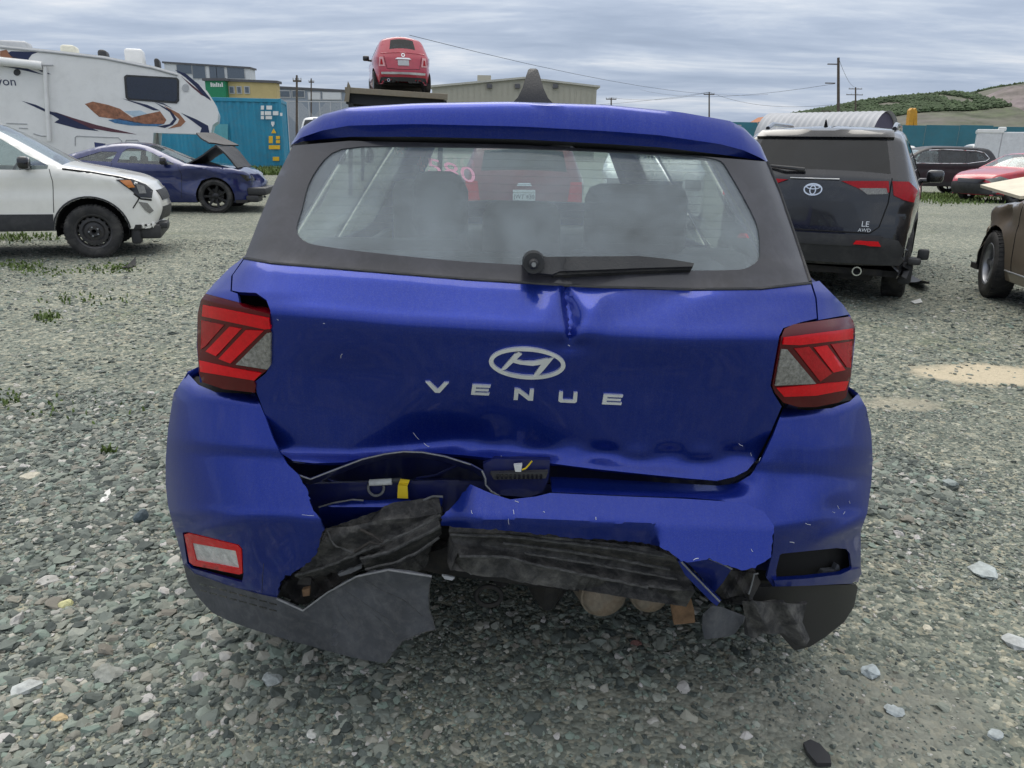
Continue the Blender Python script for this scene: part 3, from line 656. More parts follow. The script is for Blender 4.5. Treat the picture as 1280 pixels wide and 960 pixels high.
# badge and letters
cx_, cy_ = 659, 454.5
def ell(rx, ry, a=R(3.5), n=44): return [(cx_ + rx * math.cos(t) * math.cos(a) - ry * math.sin(t) * math.sin(a), cy_ + rx * math.cos(t) * math.sin(a) + ry * math.sin(t) * math.cos(a)) for t in np.linspace(0, 2 * math.pi, n, endpoint=False)]
bd = pxp('badge', ell(48, 19.8), hatch, 'badge_chrome', .008, 5, holes=[ell(42.5, 15.2)], off=.007, smooth=30)
for q in ([(442, 408), (472, 396), (543, 330), (528, 322), (508, 330)], [(586, 436), (608, 434), (640, 400), (684, 346), (664, 350), (632, 370)], [(498, 366), (512, 352), (545, 362), (595, 362), (650, 350), (676, 352), (640, 374), (590, 382), (535, 376)]): pxp('badge_stroke', z5(q), hatch, 'badge_chrome', .006, 5, off=.008, parent=bd)
VB = [[(0, 0), (.2, 0), (.52, .68), (.8, 0), (1, 0), (.62, 1), (.42, 1)], [(.08, 0), (1, 0), (.96, .24), (.26, .24), (.25, .40), (.9, .40), (.88, .60), (.23, .60), (.21, .77), (.94, .77), (.9, 1), (0, 1)],
      [(.05, 0), (.28, 0), (.76, .62), (.80, 0), (1, 0), (.95, 1), (.72, 1), (.24, .36), (.20, 1), (0, 1)], [(.04, 0), (.24, 0), (.22, .74), (.76, .74), (.80, 0), (1, 0), (.96, .88), (.86, 1), (.1, 1), (0, .88)]]
for k, (b4, ch) in enumerate(zip([(531.5, 478, 561, 491), (588.6, 481.5, 613.5, 494), (642, 486.5, 667.5, 500.5), (698, 490.5, 722, 503.5), (752.5, 493.5, 779, 506)], (0, 1, 2, 3, 1))):
    sh = .045; pxp('letter', [(b4[0] + x * (b4[2] - b4[0]), b4[1] + y * (b4[3] - b4[1]) + sh * (x - .5) * (b4[2] - b4[0])) for x, y in VB[ch]], hatch, 'badge_chrome', .006, 5, off=.006)
# wiper
wp = pxp('wiper', [(655, 332), (662, 322), (676, 319), (684, 321), (800, 320), (838, 324), (868, 329), (866, 333), (800, 335), (700, 339), (690, 343), (672, 341), (660, 341)], hatch, 'black_plastic', .012, 6, off=.028, smooth=30)
pxp('wiper_blade', [(690, 336), (800, 331), (866, 334), (864, 337), (800, 339), (692, 344)], hatch, 'rubber', .02, 6, off=.018, parent=wp)
p = loc3([at_y(667, 329, 1.745)])[0]; pv_ = MB().lathe([(.0, -.02), (.008, -.02), (.011, -.016), (.011, 0), (.024, 0), (.026, .03)], 18, 'x').build('wiper_pivot', 'black_plastic', wp, 40); pv_.location = p
nt_ = MB().lathe([(.0, -.026), (.005, -.026), (.006, -.02), (.006, 0)], 8, 'x').build('wiper_nut', 'alloy_grey', wp, 30); nt_.location = p
# bumper cover: left piece, right piece, folded middle
lb = [(234, 466), (248, 481), (269, 490), (320, 493), (332, 522), (341, 547), (351, 568), (360, 581)] + torn([(374, 594), (379, 604), (387, 619), (389, 630), (391, 639), (399, 644), (402, 653), (405, 662), (400, 674), (397, 691), (388, 700), (377, 711), (362, 719), (351, 727), (347, 736), (346, 747)], 1.1) + [(328, 744), (282, 731), (243, 718), (229, 706)] + LS[::-1][1:]
fogl = z7([(86, 322), (105, 320), (300, 368), (314, 385), (318, 485), (312, 512), (290, 506), (120, 458), (104, 440)])
pxp('bumper_cover', lb, bumper, 'blue_paint', .006, 5, holes=[fogl], label='torn left corner of the blue bumper')
fp = pxp('lamp_pocket', [(a, b) for a, b in z7([(80, 315), (310, 360), (325, 520), (100, 465)])], lambda u, v: bumper(u, v) + .045, 'dark_void', .01, 8)
fo_ = pxp('reflector', z7([(92, 330), (108, 325), (296, 370), (310, 386), (314, 478), (300, 482), (128, 448), (112, 436)]), lambda u, v: bumper(u, v), 'lens_red_bright', .03, 5, off=.001, holes=[z7([(122, 362), (288, 392), (302, 460), (138, 428)])], smooth=50)
pxp('reflector_lens', z7([(118, 358), (290, 388), (305, 464), (134, 430)]), lambda u, v: bumper(u, v), 'fog_lens', .02, 5, off=-.004, parent=fo_)
rb = [(979, 510), (1010, 513), (1040, 510), (1062, 502), (1073, 492)] + RS[1:] + [(1040, 729), (1000, 731), (966, 733), (958, 722), (966, 690), (968, 660), (956, 641), (930, 633), (905, 626), (860, 622), (774, 619), (690, 615), (688, 596), (742, 598), (810, 602), (896, 607), (921, 604), (938, 594), (951, 577), (966, 545)]
pk = z77([(562, 392), (575, 384), (860, 355), (910, 360), (928, 385), (938, 455), (920, 480), (880, 492), (545, 520), (543, 470)])
def right_b(u, v):
    yb = bumper(u, v); led = np.interp(v - .035 * (u - 690), [595, 612, 616, 650], [1.725, 1.665, 1.655, 1.60]); k = smoothstep(890, 960, u); return led * (1 - k) + yb * k
pxp('bumper_cover', rb, right_b, 'blue_paint', .006, 5, holes=[pk], label='scraped right corner of the blue bumper')
pxp('lamp_pocket', z77([(540, 375), (950, 345), (960, 500), (530, 530)]), lambda u, v: bumper(u, v) + .075, 'dark_void', .01, 8)
pxp('pocket_rib', z77([(775, 500), (790, 475), (850, 470), (862, 440), (872, 445), (880, 495)]), lambda u, v: bumper(u, v) + .03, 'valance_grey', .012, 6)
pxp('bumper_trim', z77([(533, 525), (700, 515), (880, 493), (930, 470), (985, 460), (990, 490), (940, 540), (700, 552), (540, 556)]), lambda u, v: bumper(u, v), 'blue_paint', .012, 6, off=.012)
mid = torn(z8([(150, 100), (110, 150), (70, 190), (70, 215), (250, 228), (450, 250), (580, 256), (650, 265), (690, 280), (720, 300), (732, 312), (760, 315), (810, 305), (850, 322), (900, 338), (935, 332), (978, 300), (983, 250), (988, 215)]), .7) + z8([(960, 175), (900, 150), (850, 147), (740, 140), (560, 133), (370, 124), (330, 134), (260, 142), (215, 128), (190, 118)])
mcr = z8([(70, 190), (250, 192), (450, 200), (650, 207), (800, 210), (985, 213)])
def mid_b(u, v):
    c = np.interp(u, [p[0] for p in mcr], [p[1] for p in mcr]); right = smoothstep(812, 826, u)
    d = v - c; y = np.interp(d, [-44, -30, -3, 2, 40], [1.645, 1.622, 1.579, 1.574, 1.604]); y2 = np.interp(d, [-44, -30, -3, 2, 60], [1.640, 1.618, 1.582, 1.574, 1.525])
    y = y * (1 - right) + y2 * right
    return y + .007 * np.sin(u / 16.) * np.exp(-((u - 625) / 22)**2) + .004 * np.sin(u / 40. + 1) + .05 * smoothstep(600, 550, u)
midp = pxp('bumper_cover', mid, mid_b, 'blue_paint', .006, 6, lines=[mcr[1:-1], z8([(652, 210), (655, 235), (672, 268)])], label='folded middle section of the blue bumper')
pxp('bumper_flap', z8([(700, 262), (728, 312), (800, 308), (872, 332), (846, 372), (822, 400), (790, 360), (752, 320)]), lambda u, v: 1.575 + .05 * smoothstep(690, 740, v), 'blue_paint', .005, 6)
pxp('bumper_strip', z8([(722, 312), (735, 310), (760, 340), (842, 420), (830, 436), (815, 425), (742, 350)]), 1.585, 'blue_paint', .014, 6)
ptube('torn_edge', z8([(808, 305), (850, 322), (872, 334)]), 1.568, .0022, 'torn_grey')
ptube('torn_edge', z8([(732, 314), (760, 344), (838, 424)]), 1.572, .0022, 'torn_grey')
# latch plate in the middle
lt_ = pxp('latch_plate', z8([(185, 45), (215, 30), (370, 34), (366, 85), (350, 122), (310, 136), (235, 130), (200, 112), (188, 80)]), 1.70, 'blue_inner', .02, 6, smooth=20)
pxp('licence_lamp', z8([(205, 70), (365, 66), (358, 84), (215, 88)]), 1.68, 'black_plastic', .015, 6)
for k in range(11): pxp('lamp_rib', z8([(222 + k * 12, 74), (228 + k * 12, 74), (228 + k * 12, 86), (222 + k * 12, 86)]), 1.676, 'black_gloss', .004, 5)
pxp('connector', z8([(270, 48), (293, 46), (290, 66), (274, 66)]), 1.68, 'white_tube', .012, 4)
ptube('wire', z8([(293, 60), (303, 56), (312, 46), (320, 36)]), 1.683, .0022, 'yellow_tag')
# cavity: rear panel, torn inner metal, airbag-like tube and tag
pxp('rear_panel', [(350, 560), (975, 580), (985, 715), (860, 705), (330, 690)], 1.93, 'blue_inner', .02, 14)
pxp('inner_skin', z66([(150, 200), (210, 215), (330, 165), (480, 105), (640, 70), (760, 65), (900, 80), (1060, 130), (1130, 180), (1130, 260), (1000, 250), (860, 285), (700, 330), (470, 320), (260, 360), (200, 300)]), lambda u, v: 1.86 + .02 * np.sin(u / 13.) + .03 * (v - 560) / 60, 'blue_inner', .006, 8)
arc = z66([(145, 190), (205, 210), (320, 165), (480, 104), (600, 76), (700, 63), (800, 66), (920, 88), (1060, 132), (1120, 165), (1138, 205), (1140, 240), (1170, 275), (1215, 300)])
q = np.array(densify(arc, 6, False)); q2 = q + [0, 7]
va = np.vstack([loc3(unproj(q[:, 0], q[:, 1], np.full(len(q), 1.668))), loc3(unproj(q2[:, 0], q2[:, 1], np.full(len(q), 1.76)))]); m = len(q)
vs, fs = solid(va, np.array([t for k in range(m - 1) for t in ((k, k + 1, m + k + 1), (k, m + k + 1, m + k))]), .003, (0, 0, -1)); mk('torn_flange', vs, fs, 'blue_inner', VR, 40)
ptube('torn_edge', arc[:9], 1.666, .0017, 'torn_grey', step=6); ptube('torn_edge', arc[9:], 1.666, .0022, 'torn_grey', step=6)
ptube('torn_edge', z66([(250, 358), (330, 335), (430, 318), (488, 322)]), 1.742, .0022, 'torn_grey')
ptube('torn_edge', z66([(770, 350), (810, 320), (860, 300), (912, 302)]), 1.742, .003, 'torn_grey')
for q in ([(240, 215), (330, 245), (430, 268)], [(210, 262), (320, 272), (420, 306)], [(300, 210), (370, 232), (440, 262)], [(770, 205), (880, 185), (1000, 130)]): ptube('crease', z66(q), 1.80, .0035, 'blue_inner')
pxp('inner_panel', z66([(250, 358), (330, 335), (430, 318), (560, 322), (660, 312), (735, 316), (768, 350), (812, 322), (862, 302), (912, 304), (905, 350), (890, 380), (700, 408), (560, 430), (430, 450), (275, 472), (255, 420)]), lambda u, v: np.interp(v, [618, 632, 636, 662], [1.77, 1.745, 1.745, 1.775]), 'blue_paint', .005, 6)
ptube('harness_tube', z66([(520, 228), (640, 222)]), 1.77, .0085, 'white_tube', 10)
ptube('harness_tube', z66([(640, 215), (690, 212)]), 1.775, .006, 'valance_grey', 8)
ptube('harness_loop', z66([(555 + 42 * math.cos(a), 255 + 42 * math.sin(a)) for a in np.linspace(-.6, 3.6, 16)]), 1.772, .0035, 'torn_grey', 6, step=3)
pxp('warning_tag', z66([(685, 208), (735, 214), (722, 245), (726, 312), (668, 310), (672, 240)]), lambda u, v: 1.762 - .01 * (v > 606), 'yellow_tag', .002, 4)
# absorber and beams
pxp('bumper_absorber', z66([(120, 725), (180, 660), (250, 570), (290, 470), (430, 460), (560, 430), (760, 415), (905, 388), (910, 420), (800, 470), (700, 510), (600, 545), (590, 570), (450, 600), (430, 620), (330, 660), (200, 700)]), lambda u, v: 1.70 - .02 * np.sin((v + u * .35) / 8.) - .03 * smoothstep(640, 700, v), 'foam_black', .05, 5, smooth=30)
pxp('impact_beam', z66([(470, 628), (600, 600), (740, 530), (900, 458), (905, 500), (850, 560), (760, 625), (640, 690), (500, 690), (480, 655)]), lambda u, v: 1.70 + .022 * np.sin((v + u * .5) / 6.5), 'foam_black', .05, 3, smooth=30)
pxp('bracket', z66([(40, 830), (60, 750), (130, 745), (200, 700), (330, 670), (470, 648), (490, 690), (400, 740), (300, 800), (180, 880)]), lambda u, v: 1.73 + .02 * np.sin(u / 5.) * np.cos(v / 6.), 'underbody', .03, 4, smooth=25)
for q, mt in (([(135, 770), (150, 730), (210, 735), (205, 775)], 'underbody'), ([(160, 800), (200, 790), (200, 830), (165, 835)], 'rusty_bracket'), ([(350, 715), (410, 690), (480, 668), (478, 684), (420, 712), (360, 728)], 'torn_grey')): pxp('clip', z66(q), 1.70, mt, .012, 4)
pxp('absorber_right', z8([(90, 232), (250, 235), (420, 250), (640, 272), (710, 300), (745, 345), (770, 395), (700, 392), (560, 372), (400, 330), (300, 318), (250, 300), (120, 300)]), lambda u, v: 1.66 + .024 * np.sin((v - .16 * u) / 7.) + .006 * np.sin(u / 23.), 'foam_black', .06, 3, smooth=30)
pxp('cross_member', z8([(0, 300), (100, 270), (270, 285), (400, 325), (560, 370), (585, 385), (470, 398), (270, 375), (50, 345), (0, 330)]), lambda u, v: 1.80 + .02 * np.sin(u / 19.) * np.sin(v / 9.), 'underbody', .12, 6, smooth=30)
pxp('floor_edge', z66([(640, 690), (860, 560), (1280, 480), (1280, 745), (1060, 740), (850, 700)]), 1.86, 'underbody', .05, 8)
pxp('blue_patch', z66([(945, 520), (1000, 550), (1140, 560), (1135, 590), (990, 585), (950, 570)]), 1.835, 'blue_paint', .02, 5)
pxp('stay', z8([(195, 310), (225, 235), (243, 238), (212, 312)]), 1.75, 'black_plastic', .02, 6)
pxp('rust_chip', z66([(1045, 705), (1060, 690), (1140, 690), (1135, 712), (1060, 720)]), 1.79, 'torn_grey', .008, 5)
pxp('rust_chip', z66([(905, 720), (975, 735), (960, 750), (920, 742)]), 1.79, 'paint_chip', .006, 5)
an = np.linspace(0, 2 * math.pi, 17); ptube('tow_hook', [(611 + 16 * math.cos(a), 745 + 12 * math.sin(a)) for a in an], 1.85, .007, 'underbody', 7, step=3)
def can(name, u0, u1, vb, Y, mat, tilt=0):
    a, b = at_y(u0, vb, Y), at_y(u1, vb, Y); r_ = (b - a).length / 2; c = (a + b) / 2; c = Vector((c.x, Y, c.z + r_ * .9))
    o = MB().lathe([(0, -.012), (r_ * .45, -.010), (r_ * .8, -.004), (r_ * .93, .006), (r_ * .98, .02), (r_ * 1.04, .022), (r_ * 1.04, .036), (r_, .038), (r_, .42), (r_ * .5, .5)], 28, 'x').build(name, mat, VR, 40); o.location = loc3([c])[0]; o.rotation_euler = (0, R(tilt), R(18)); return o
can('muffler', 728, 788, 771, 1.78, 'exhaust_steel'); can('exhaust_pipe', 791, 840, 766, 1.79, 'exhaust_steel')
pxp('hanger_bracket', z8([(702, 395), (755, 398), (768, 450), (770, 482), (712, 488), (704, 440)]), 1.78, 'rusty_bracket', .02, 5)
pxp('exhaust_flange', z8([(600, 370), (640, 366), (690, 376), (688, 392), (620, 395), (600, 385)]), 1.82, 'rusty_bracket', .02, 6)
MB().box((-1.72, -.55, .37), (-1.1, .55, .48), .05).build('spare_wheel_well', 'underbody', VR)
MB().tube([(-1.26, -.75, .3), (-1.26, .75, .3)], .06, 10).build('rear_axle', 'underbody', VR, 50)
MB().box((-.9, -.6, .17), (.6, .6, .3), .05).build('fuel_tank', 'underbody', VR)
for q, r_, mt in (([(125, 722), (250, 690), (430, 618), (560, 560), (600, 545), (760, 480), (900, 400)], .004, 'foam_ridge'), ([(290, 480), (330, 560), (430, 600)], .003, 'foam_ridge'), ([(440, 595), (520, 545), (600, 560)], .004, 'underbody'), ([(470, 632), (620, 598), (760, 530), (900, 462)], .005, 'foam_ridge'), ([(500, 690), (640, 660), (780, 600), (890, 520)], .004, 'foam_ridge'), ([(470, 480), (520, 500), (590, 545)], .004, 'underbody')): ptube('moulding_ridge', torn(z66(q), .35, 6), 1.665, r_, mt, 6, step=5)
for q, r_ in (([(95, 240), (260, 244), (420, 262), (560, 278), (690, 300)], .004), ([(240, 262), (420, 285), (560, 308), (700, 335)], .004), ([(120, 298), (250, 300), (330, 322), (480, 352), (640, 384)], .004), ([(300, 290), (480, 318), (720, 362)], .003)): ptube('moulding_ridge', torn(z8(q), .3, 6), 1.632, r_, 'foam_ridge', 6, step=5)
# lower valance torn loose on the left
val = z7([(90, 445), (130, 480), (250, 521), (390, 562), (445, 575), (500, 598), (545, 620), (590, 585), (640, 550), (700, 512), (750, 490), (810, 474), (870, 465), (950, 474), (1035, 490), (1026, 530), (1022, 570), (1025, 612), (1042, 655), (1050, 692)]) + torn(z7([(1000, 702), (920, 738), (898, 770), (860, 820)]), 1.2) + z7([(780, 808), (700, 790), (600, 762), (500, 735), (350, 690), (265, 660), (200, 628), (150, 575), (110, 520)])
def valb(u, v): return bumper(np.minimum(u, 400), np.minimum(v, 735)) + .03 * (v - 735) / 80 * (u < 420) - .07 * smoothstep(380, 540, u) - .02 * np.sin((u - 390) / 60.) * smoothstep(380, 420, u)
pxp('lower_valance', val, valb, 'valance_grey', .006, 6, label='torn dark grey lower valance hanging from the left corner')
ptube('torn_edge', z7([(445, 575), (545, 620), (640, 550), (750, 490), (870, 465), (1035, 490)]), valb, .0024, 'torn_grey', off=.001)
ptube('torn_edge', z7([(1035, 490), (1026, 530), (1025, 612), (1050, 692), (1000, 702), (920, 738), (860, 820)]), valb, .0009, 'foam_ridge', off=.001)
for q in ([(660, 560), (680, 620), (720, 670)], [(780, 500), (840, 540), (930, 580), (1000, 640)], [(820, 640), (880, 690), (905, 720)], [(700, 540), (790, 600), (880, 660)], [(395, 440), (390, 500), (388, 552)]): ptube('scratch', z7(q), valb if q[0][0] > 500 else bumper, .0005, 'foam_ridge', 4, off=.0008)
for k in range(8):
    for e in (0, 1):
        a = np.array(z7([(150 + k * 38, 515 + k * 10.5 + e * 24)])[0]); pxp('valance_slot', [(a[0], a[1]), (a[0] + 9, a[1] + 2.2), (a[0] + 9, a[1] + 3.6), (a[0], a[1] + 1.4)], valb, 'black_gloss', .002, 5, off=.001)
flank('valance_side', z7([(90, 445), (100, 490), (110, 520), (150, 575), (200, 628)]), valb, 'valance_grey', -1.5)
# wheel-house liner and loose bits on the right
pxp('lower_valance', z77([(415, 560), (700, 552), (960, 545), (970, 560), (950, 660), (900, 740), (800, 820), (720, 870), (640, 890), (560, 800), (480, 700), (420, 640)]), lambda u, v: bumper(u, np.minimum(v, 735)) + .03 + .05 * (v - 735) / 80, 'valance_black', .012, 7)
lin = pxp('wheel_house_liner', z77([(365, 632), (440, 632), (520, 640), (600, 645), (700, 650), (680, 740), (720, 830), (700, 865), (650, 860), (580, 800), (500, 805), (470, 800), (425, 826), (400, 810)]), lambda u, v: 1.665 + .012 * np.sin((u * .9 - v * .45) / 5.5), 'foam_black', .012, 4, smooth=30)
pxp('torn_scrap', z77([(160, 700), (210, 655), (270, 665), (375, 715), (370, 745), (330, 800), (300, 815), (230, 825), (170, 832), (156, 770)]), lambda u, v: 1.60 + .02 * np.sin(u / 9.), 'valance_grey', .005, 5)
pxp('bracket', z77([(220, 575), (300, 470), (380, 480), (430, 490), (405, 590), (350, 600), (270, 620)]), lambda u, v: 1.66 + .015 * np.sin(u / 4.) * np.sin(v / 5.), 'underbody', .03, 4, smooth=25)
ptube('torn_edge', z77([(400, 595), (412, 560), (430, 490), (450, 488)]), 1.628, .002, 'torn_grey')
# paint chips and scrapes
for (u, v, l, a, D, of) in [(642, 640, 8, 80, mid_b, .001), (636, 652, 10, 85, mid_b, .001), (590, 640, 6, 70, mid_b, .001), (646, 627, 7, 20, mid_b, .001), (711, 432, 4, 30, hatch, .004), (520, 545, 16, 50, hatch, .001), (533, 556, 12, 35, hatch, .001), (626, 571, 4, 90, hatch, .001), (870, 619 + 80, 10, -20, mid_b, .001), (1048, 634, 7, 60, bumper, .001), (1055, 641, 6, 120, bumper, .001), (1042, 640, 5, 20, bumper, .001), (1062, 628, 5, 70, bumper, .001), (950, 574, 7, 115, bumper, .001), (926, 556, 9, 30, hatch, .001), (939, 568, 6, 75, hatch, .001), (347, 400, 3, 40, hatch, .001), (405, 404, 3, 10, hatch, .001), (427, 445, 8, 110, hatch, .001), (385, 644, 22, 5, bumper, .001), (1010, 655, 10, 20, bumper, .001), (990, 678, 8, 10, bumper, .001), (940, 688, 6, 60, mid_b, .001), (745, 648, 5, 85, mid_b, .001), (680, 640, 4, 30, mid_b, .001)]:
    l *= .7; d = (math.cos(R(a)) * l / 2, math.sin(R(a)) * l / 2); ptube('paint_chip', [(u - d[0], v - d[1]), (u + random.uniform(-1, 1), v + random.uniform(-1, 1)), (u + d[0], v + d[1])], D, random.uniform(.0003, .0007), 'paint_chip', 4, off=of - .0003, step=4)
# cabin: seats seen through the rear window, dash, marker scrawl on the windscreen
def pill(name, u0, v0, u1, v1, Y, dep, mat='seat_cloth', bev=.05):
    a, b = at_y(u0, v0, Y), at_y(u1, v1, Y); la, lb_ = loc3([a, b]); return MB().box((la[0], la[1], la[2]), (la[0] + dep, lb_[1], lb_[2]), bev).build(name, mat, VR, 60)
for q in ((512, 214, 580, 300), (602, 252, 700, 335), (734, 230, 858, 330)): pill('headrest', *q, 2.62, .12)
pill('seat_back', 380, 300, 590, 470, 2.60, .16); pill('seat_back', 596, 318, 712, 470, 2.60, .16); pill('seat_back', 716, 312, 925, 470, 2.60, .16)
pill('front_seat', 488, 224, 584, 330, 3.45, .14); pill('front_seat', 745, 232, 806, 330, 3.45, .14)
pill('parcel_tray', 370, 345, 940, 352, 2.0, .5, 'interior', .01)
pill('dashboard', 490, 284, 802, 340, 4.35, .35, 'interior', .06)
pill('boot_floor', 330, 640, 990, 655, 1.97, 1.0, 'interior', .01)
for sg in (1, -1): MB().box((-1.5, sg * .72, .5), (.8, sg * .76, 1.0), .01).build('door_trim', 'interior', VR)
MB().box((-1.4, -.58, 1.50), (.3, .58, 1.515)).build('headlining', M('lining', (.42, .42, .40), .95), VR)
tv, tf = text_mesh('4580', .22); wsx = [(.74, .0)]
tv3 = []
for x, y in tv: y = y - .32 * x; tv3.append((.70 - y * .82, .42 - x * .8, 1.325 + y * .55))
mk('marker_writing', tv3, tf, 'pink_marker', VR)
# ------------------------------------------------------------------ ground, gravel, weeds, hills
def gh(x, y):
    """height of the yard: level near the car, rising a little towards the container and falling off behind"""
    x = np.asarray(x, float); y = np.asarray(y, float)
    return .45 * smoothstep(17, 27, y) * smoothstep(2, -5, x) + .25 * smoothstep(24, 60, y)
def gpoint(u, v):
    p = G(u, v)
    for _ in range(8): p = G(u, v, float(gh(p.x, p.y)))
    return p
def ground_mat():
    m = bpy.data.materials.new('gravel_ground'); m.use_nodes = True; t = m.node_tree; b = t.nodes['Principled BSDF']; tcn = nn(t, 'ShaderNodeTexCoord').outputs['Object']
    vs = []
    for sc in (70, 27):
        vo = nn(t, 'ShaderNodeTexVoronoi'); vo.inputs['Scale'].default_value = sc; vo.inputs['Randomness'].default_value = 1; t.links.new(tcn, vo.inputs['Vector']); vs.append(vo)
    sh = nn(t, 'ShaderNodeSeparateColor'); t.links.new(vs[0].outputs['Color'], sh.inputs[0]); sh2 = nn(t, 'ShaderNodeSeparateColor'); t.links.new(vs[1].outputs['Color'], sh2.inputs[0])
    st = [(0, (0.060, 0.072, 0.063)), (.35, (0.138, 0.160, 0.138)), (.6, (0.217, 0.237, 0.203)), (.8, (0.316, 0.327, 0.274)), (.93, (0.435, 0.393, 0.293)), (1, (0.607, 0.602, 0.513))]
    c1 = ramp(t, sh.outputs[0], st); c2 = ramp(t, sh2.outputs[1], st)
    fine = mixc(t, .45, c1, c2)
    big = noise_n(t, tcn, .35, 6, .6); cc = mixc(t, 1.0, fine, ramp(t, big, [(.3, (.78, .80, .78)), (.7, (1.18, 1.16, 1.1))]), 'MULTIPLY')
    # pale sand spills and wheel tracks of finer grit with shapes of their own
    sepn = nn(t, 'ShaderNodeSeparateXYZ'); t.links.new(tcn, sepn.inputs[0]); wob = noise_n(t, tcn, 2.2, 5, .6)
    def blob(x, y, rx, ry):
        dx = math_n(t, 'DIVIDE', math_n(t, 'SUBTRACT', sepn.outputs[0], x), rx); dy = math_n(t, 'DIVIDE', math_n(t, 'SUBTRACT', sepn.outputs[1], y), ry)
        d = math_n(t, 'SQRT', math_n(t, 'ADD', math_n(t, 'MULTIPLY', dx, dx), math_n(t, 'MULTIPLY', dy, dy)))
        d = math_n(t, 'ADD', d, math_n(t, 'MULTIPLY', math_n(t, 'SUBTRACT', wob, .5), 1.6)); return ramp(t, d, [(.55, (1, 1, 1)), (1.0, (0, 0, 0))])
    for (u, v, rx, ry, c, k) in ((1235, 468, .62, .28, (.58, .50, .36), .95), (1130, 505, .3, .16, (.42, .38, .29), .6), (1000, 880, .5, .22, (.30, .29, .24), .5), (880, 880, .9, .30, (.20, .21, .18), .45)):
        p = G(u, v); f = mixc(t, 1.0, blob(p.x, p.y, rx, ry), (k, k, k), 'MULTIPLY'); cc = mixc(t, f, cc, c)
    # mossy stretches
    mo = noise_n(t, tcn, .5, 7, .7, .5); mz = math_n(t, 'MULTIPLY', ramp(t, mo, [(.56, (0, 0, 0)), (.70, (.4, .4, .4))]), ramp(t, sepn.outputs[1], [(.0, (0, 0, 0)), (1, (1, 1, 1))]))
    cc = mixc(t, mz, cc, (.10, .13, .05))
    t.links.new(cc, b.inputs['Base Color']); b.inputs['Roughness'].default_value = .85; b.inputs['Specular IOR Level'].default_value = .3
    h = math_n(t, 'ADD', math_n(t, 'MULTIPLY', vs[0].outputs['Distance'], -.5), math_n(t, 'MULTIPLY', vs[1].outputs['Distance'], -1.0)); bp = nn(t, 'ShaderNodeBump'); bp.inputs['Strength'].default_value = .9; bp.inputs['Distance'].default_value = .012
    t.links.new(h, bp.inputs['Height']); t.links.new(bp.outputs[0], b.inputs['Normal']); MATS['gravel_ground'] = m
ground_mat()
xs = np.unique(np.r_[np.linspace(-1500, -60, 12), np.linspace(-60, 60, 61), np.linspace(60, 1500, 12)]); ys = np.unique(np.r_[-40, np.linspace(-8, 70, 53), np.linspace(70, 2500, 14)])
gx, gy = np.meshgrid(xs, ys); gz = gh(gx, gy); nx_ = len(xs)
tag(mk('ground', np.stack([gx.ravel(), gy.ravel(), gz.ravel()], 1), [(j * nx_ + i, j * nx_ + i + 1, (j + 1) * nx_ + i + 1, (j + 1) * nx_ + i) for j in range(len(ys) - 1) for i in range(nx_ - 1)], 'gravel_ground', smooth=60), kind='structure')
# loose stones: points that carry a rock each
def stone_mat():
    m = bpy.data.materials.new('stone'); m.use_nodes = True; t = m.node_tree; b = t.nodes['Principled BSDF']; oi = nn(t, 'ShaderNodeObjectInfo')
    c = ramp(t, oi.outputs['Random'], [(0, (0.060, 0.072, 0.067)), (.22, (0.119, 0.138, 0.122)), (.45, (0.178, 0.203, 0.177)), (.62, (0.250, 0.262, 0.220)), (.76, (0.204, 0.262, 0.220)), (.85, (.345, .36, .31)), (.90, (.19, .175, .145)), (.94, (.33, .325, .27)), (.975, (0.535, 0.515, 0.494)), (1, (.44, .43, .35))])
    tcn = nn(t, 'ShaderNodeTexCoord').outputs['Object']; nv = noise_n(t, tcn, 55, 5, .7); cc = mixc(t, 1., c, ramp(t, nv, [(.3, (.75,) * 3), (.7, (1.2,) * 3)]), 'MULTIPLY')
    t.links.new(cc, b.inputs['Base Color']); b.inputs['Roughness'].default_value = .75; b.inputs['Specular IOR Level'].default_value = .35; MATS['stone'] = m
stone_mat()
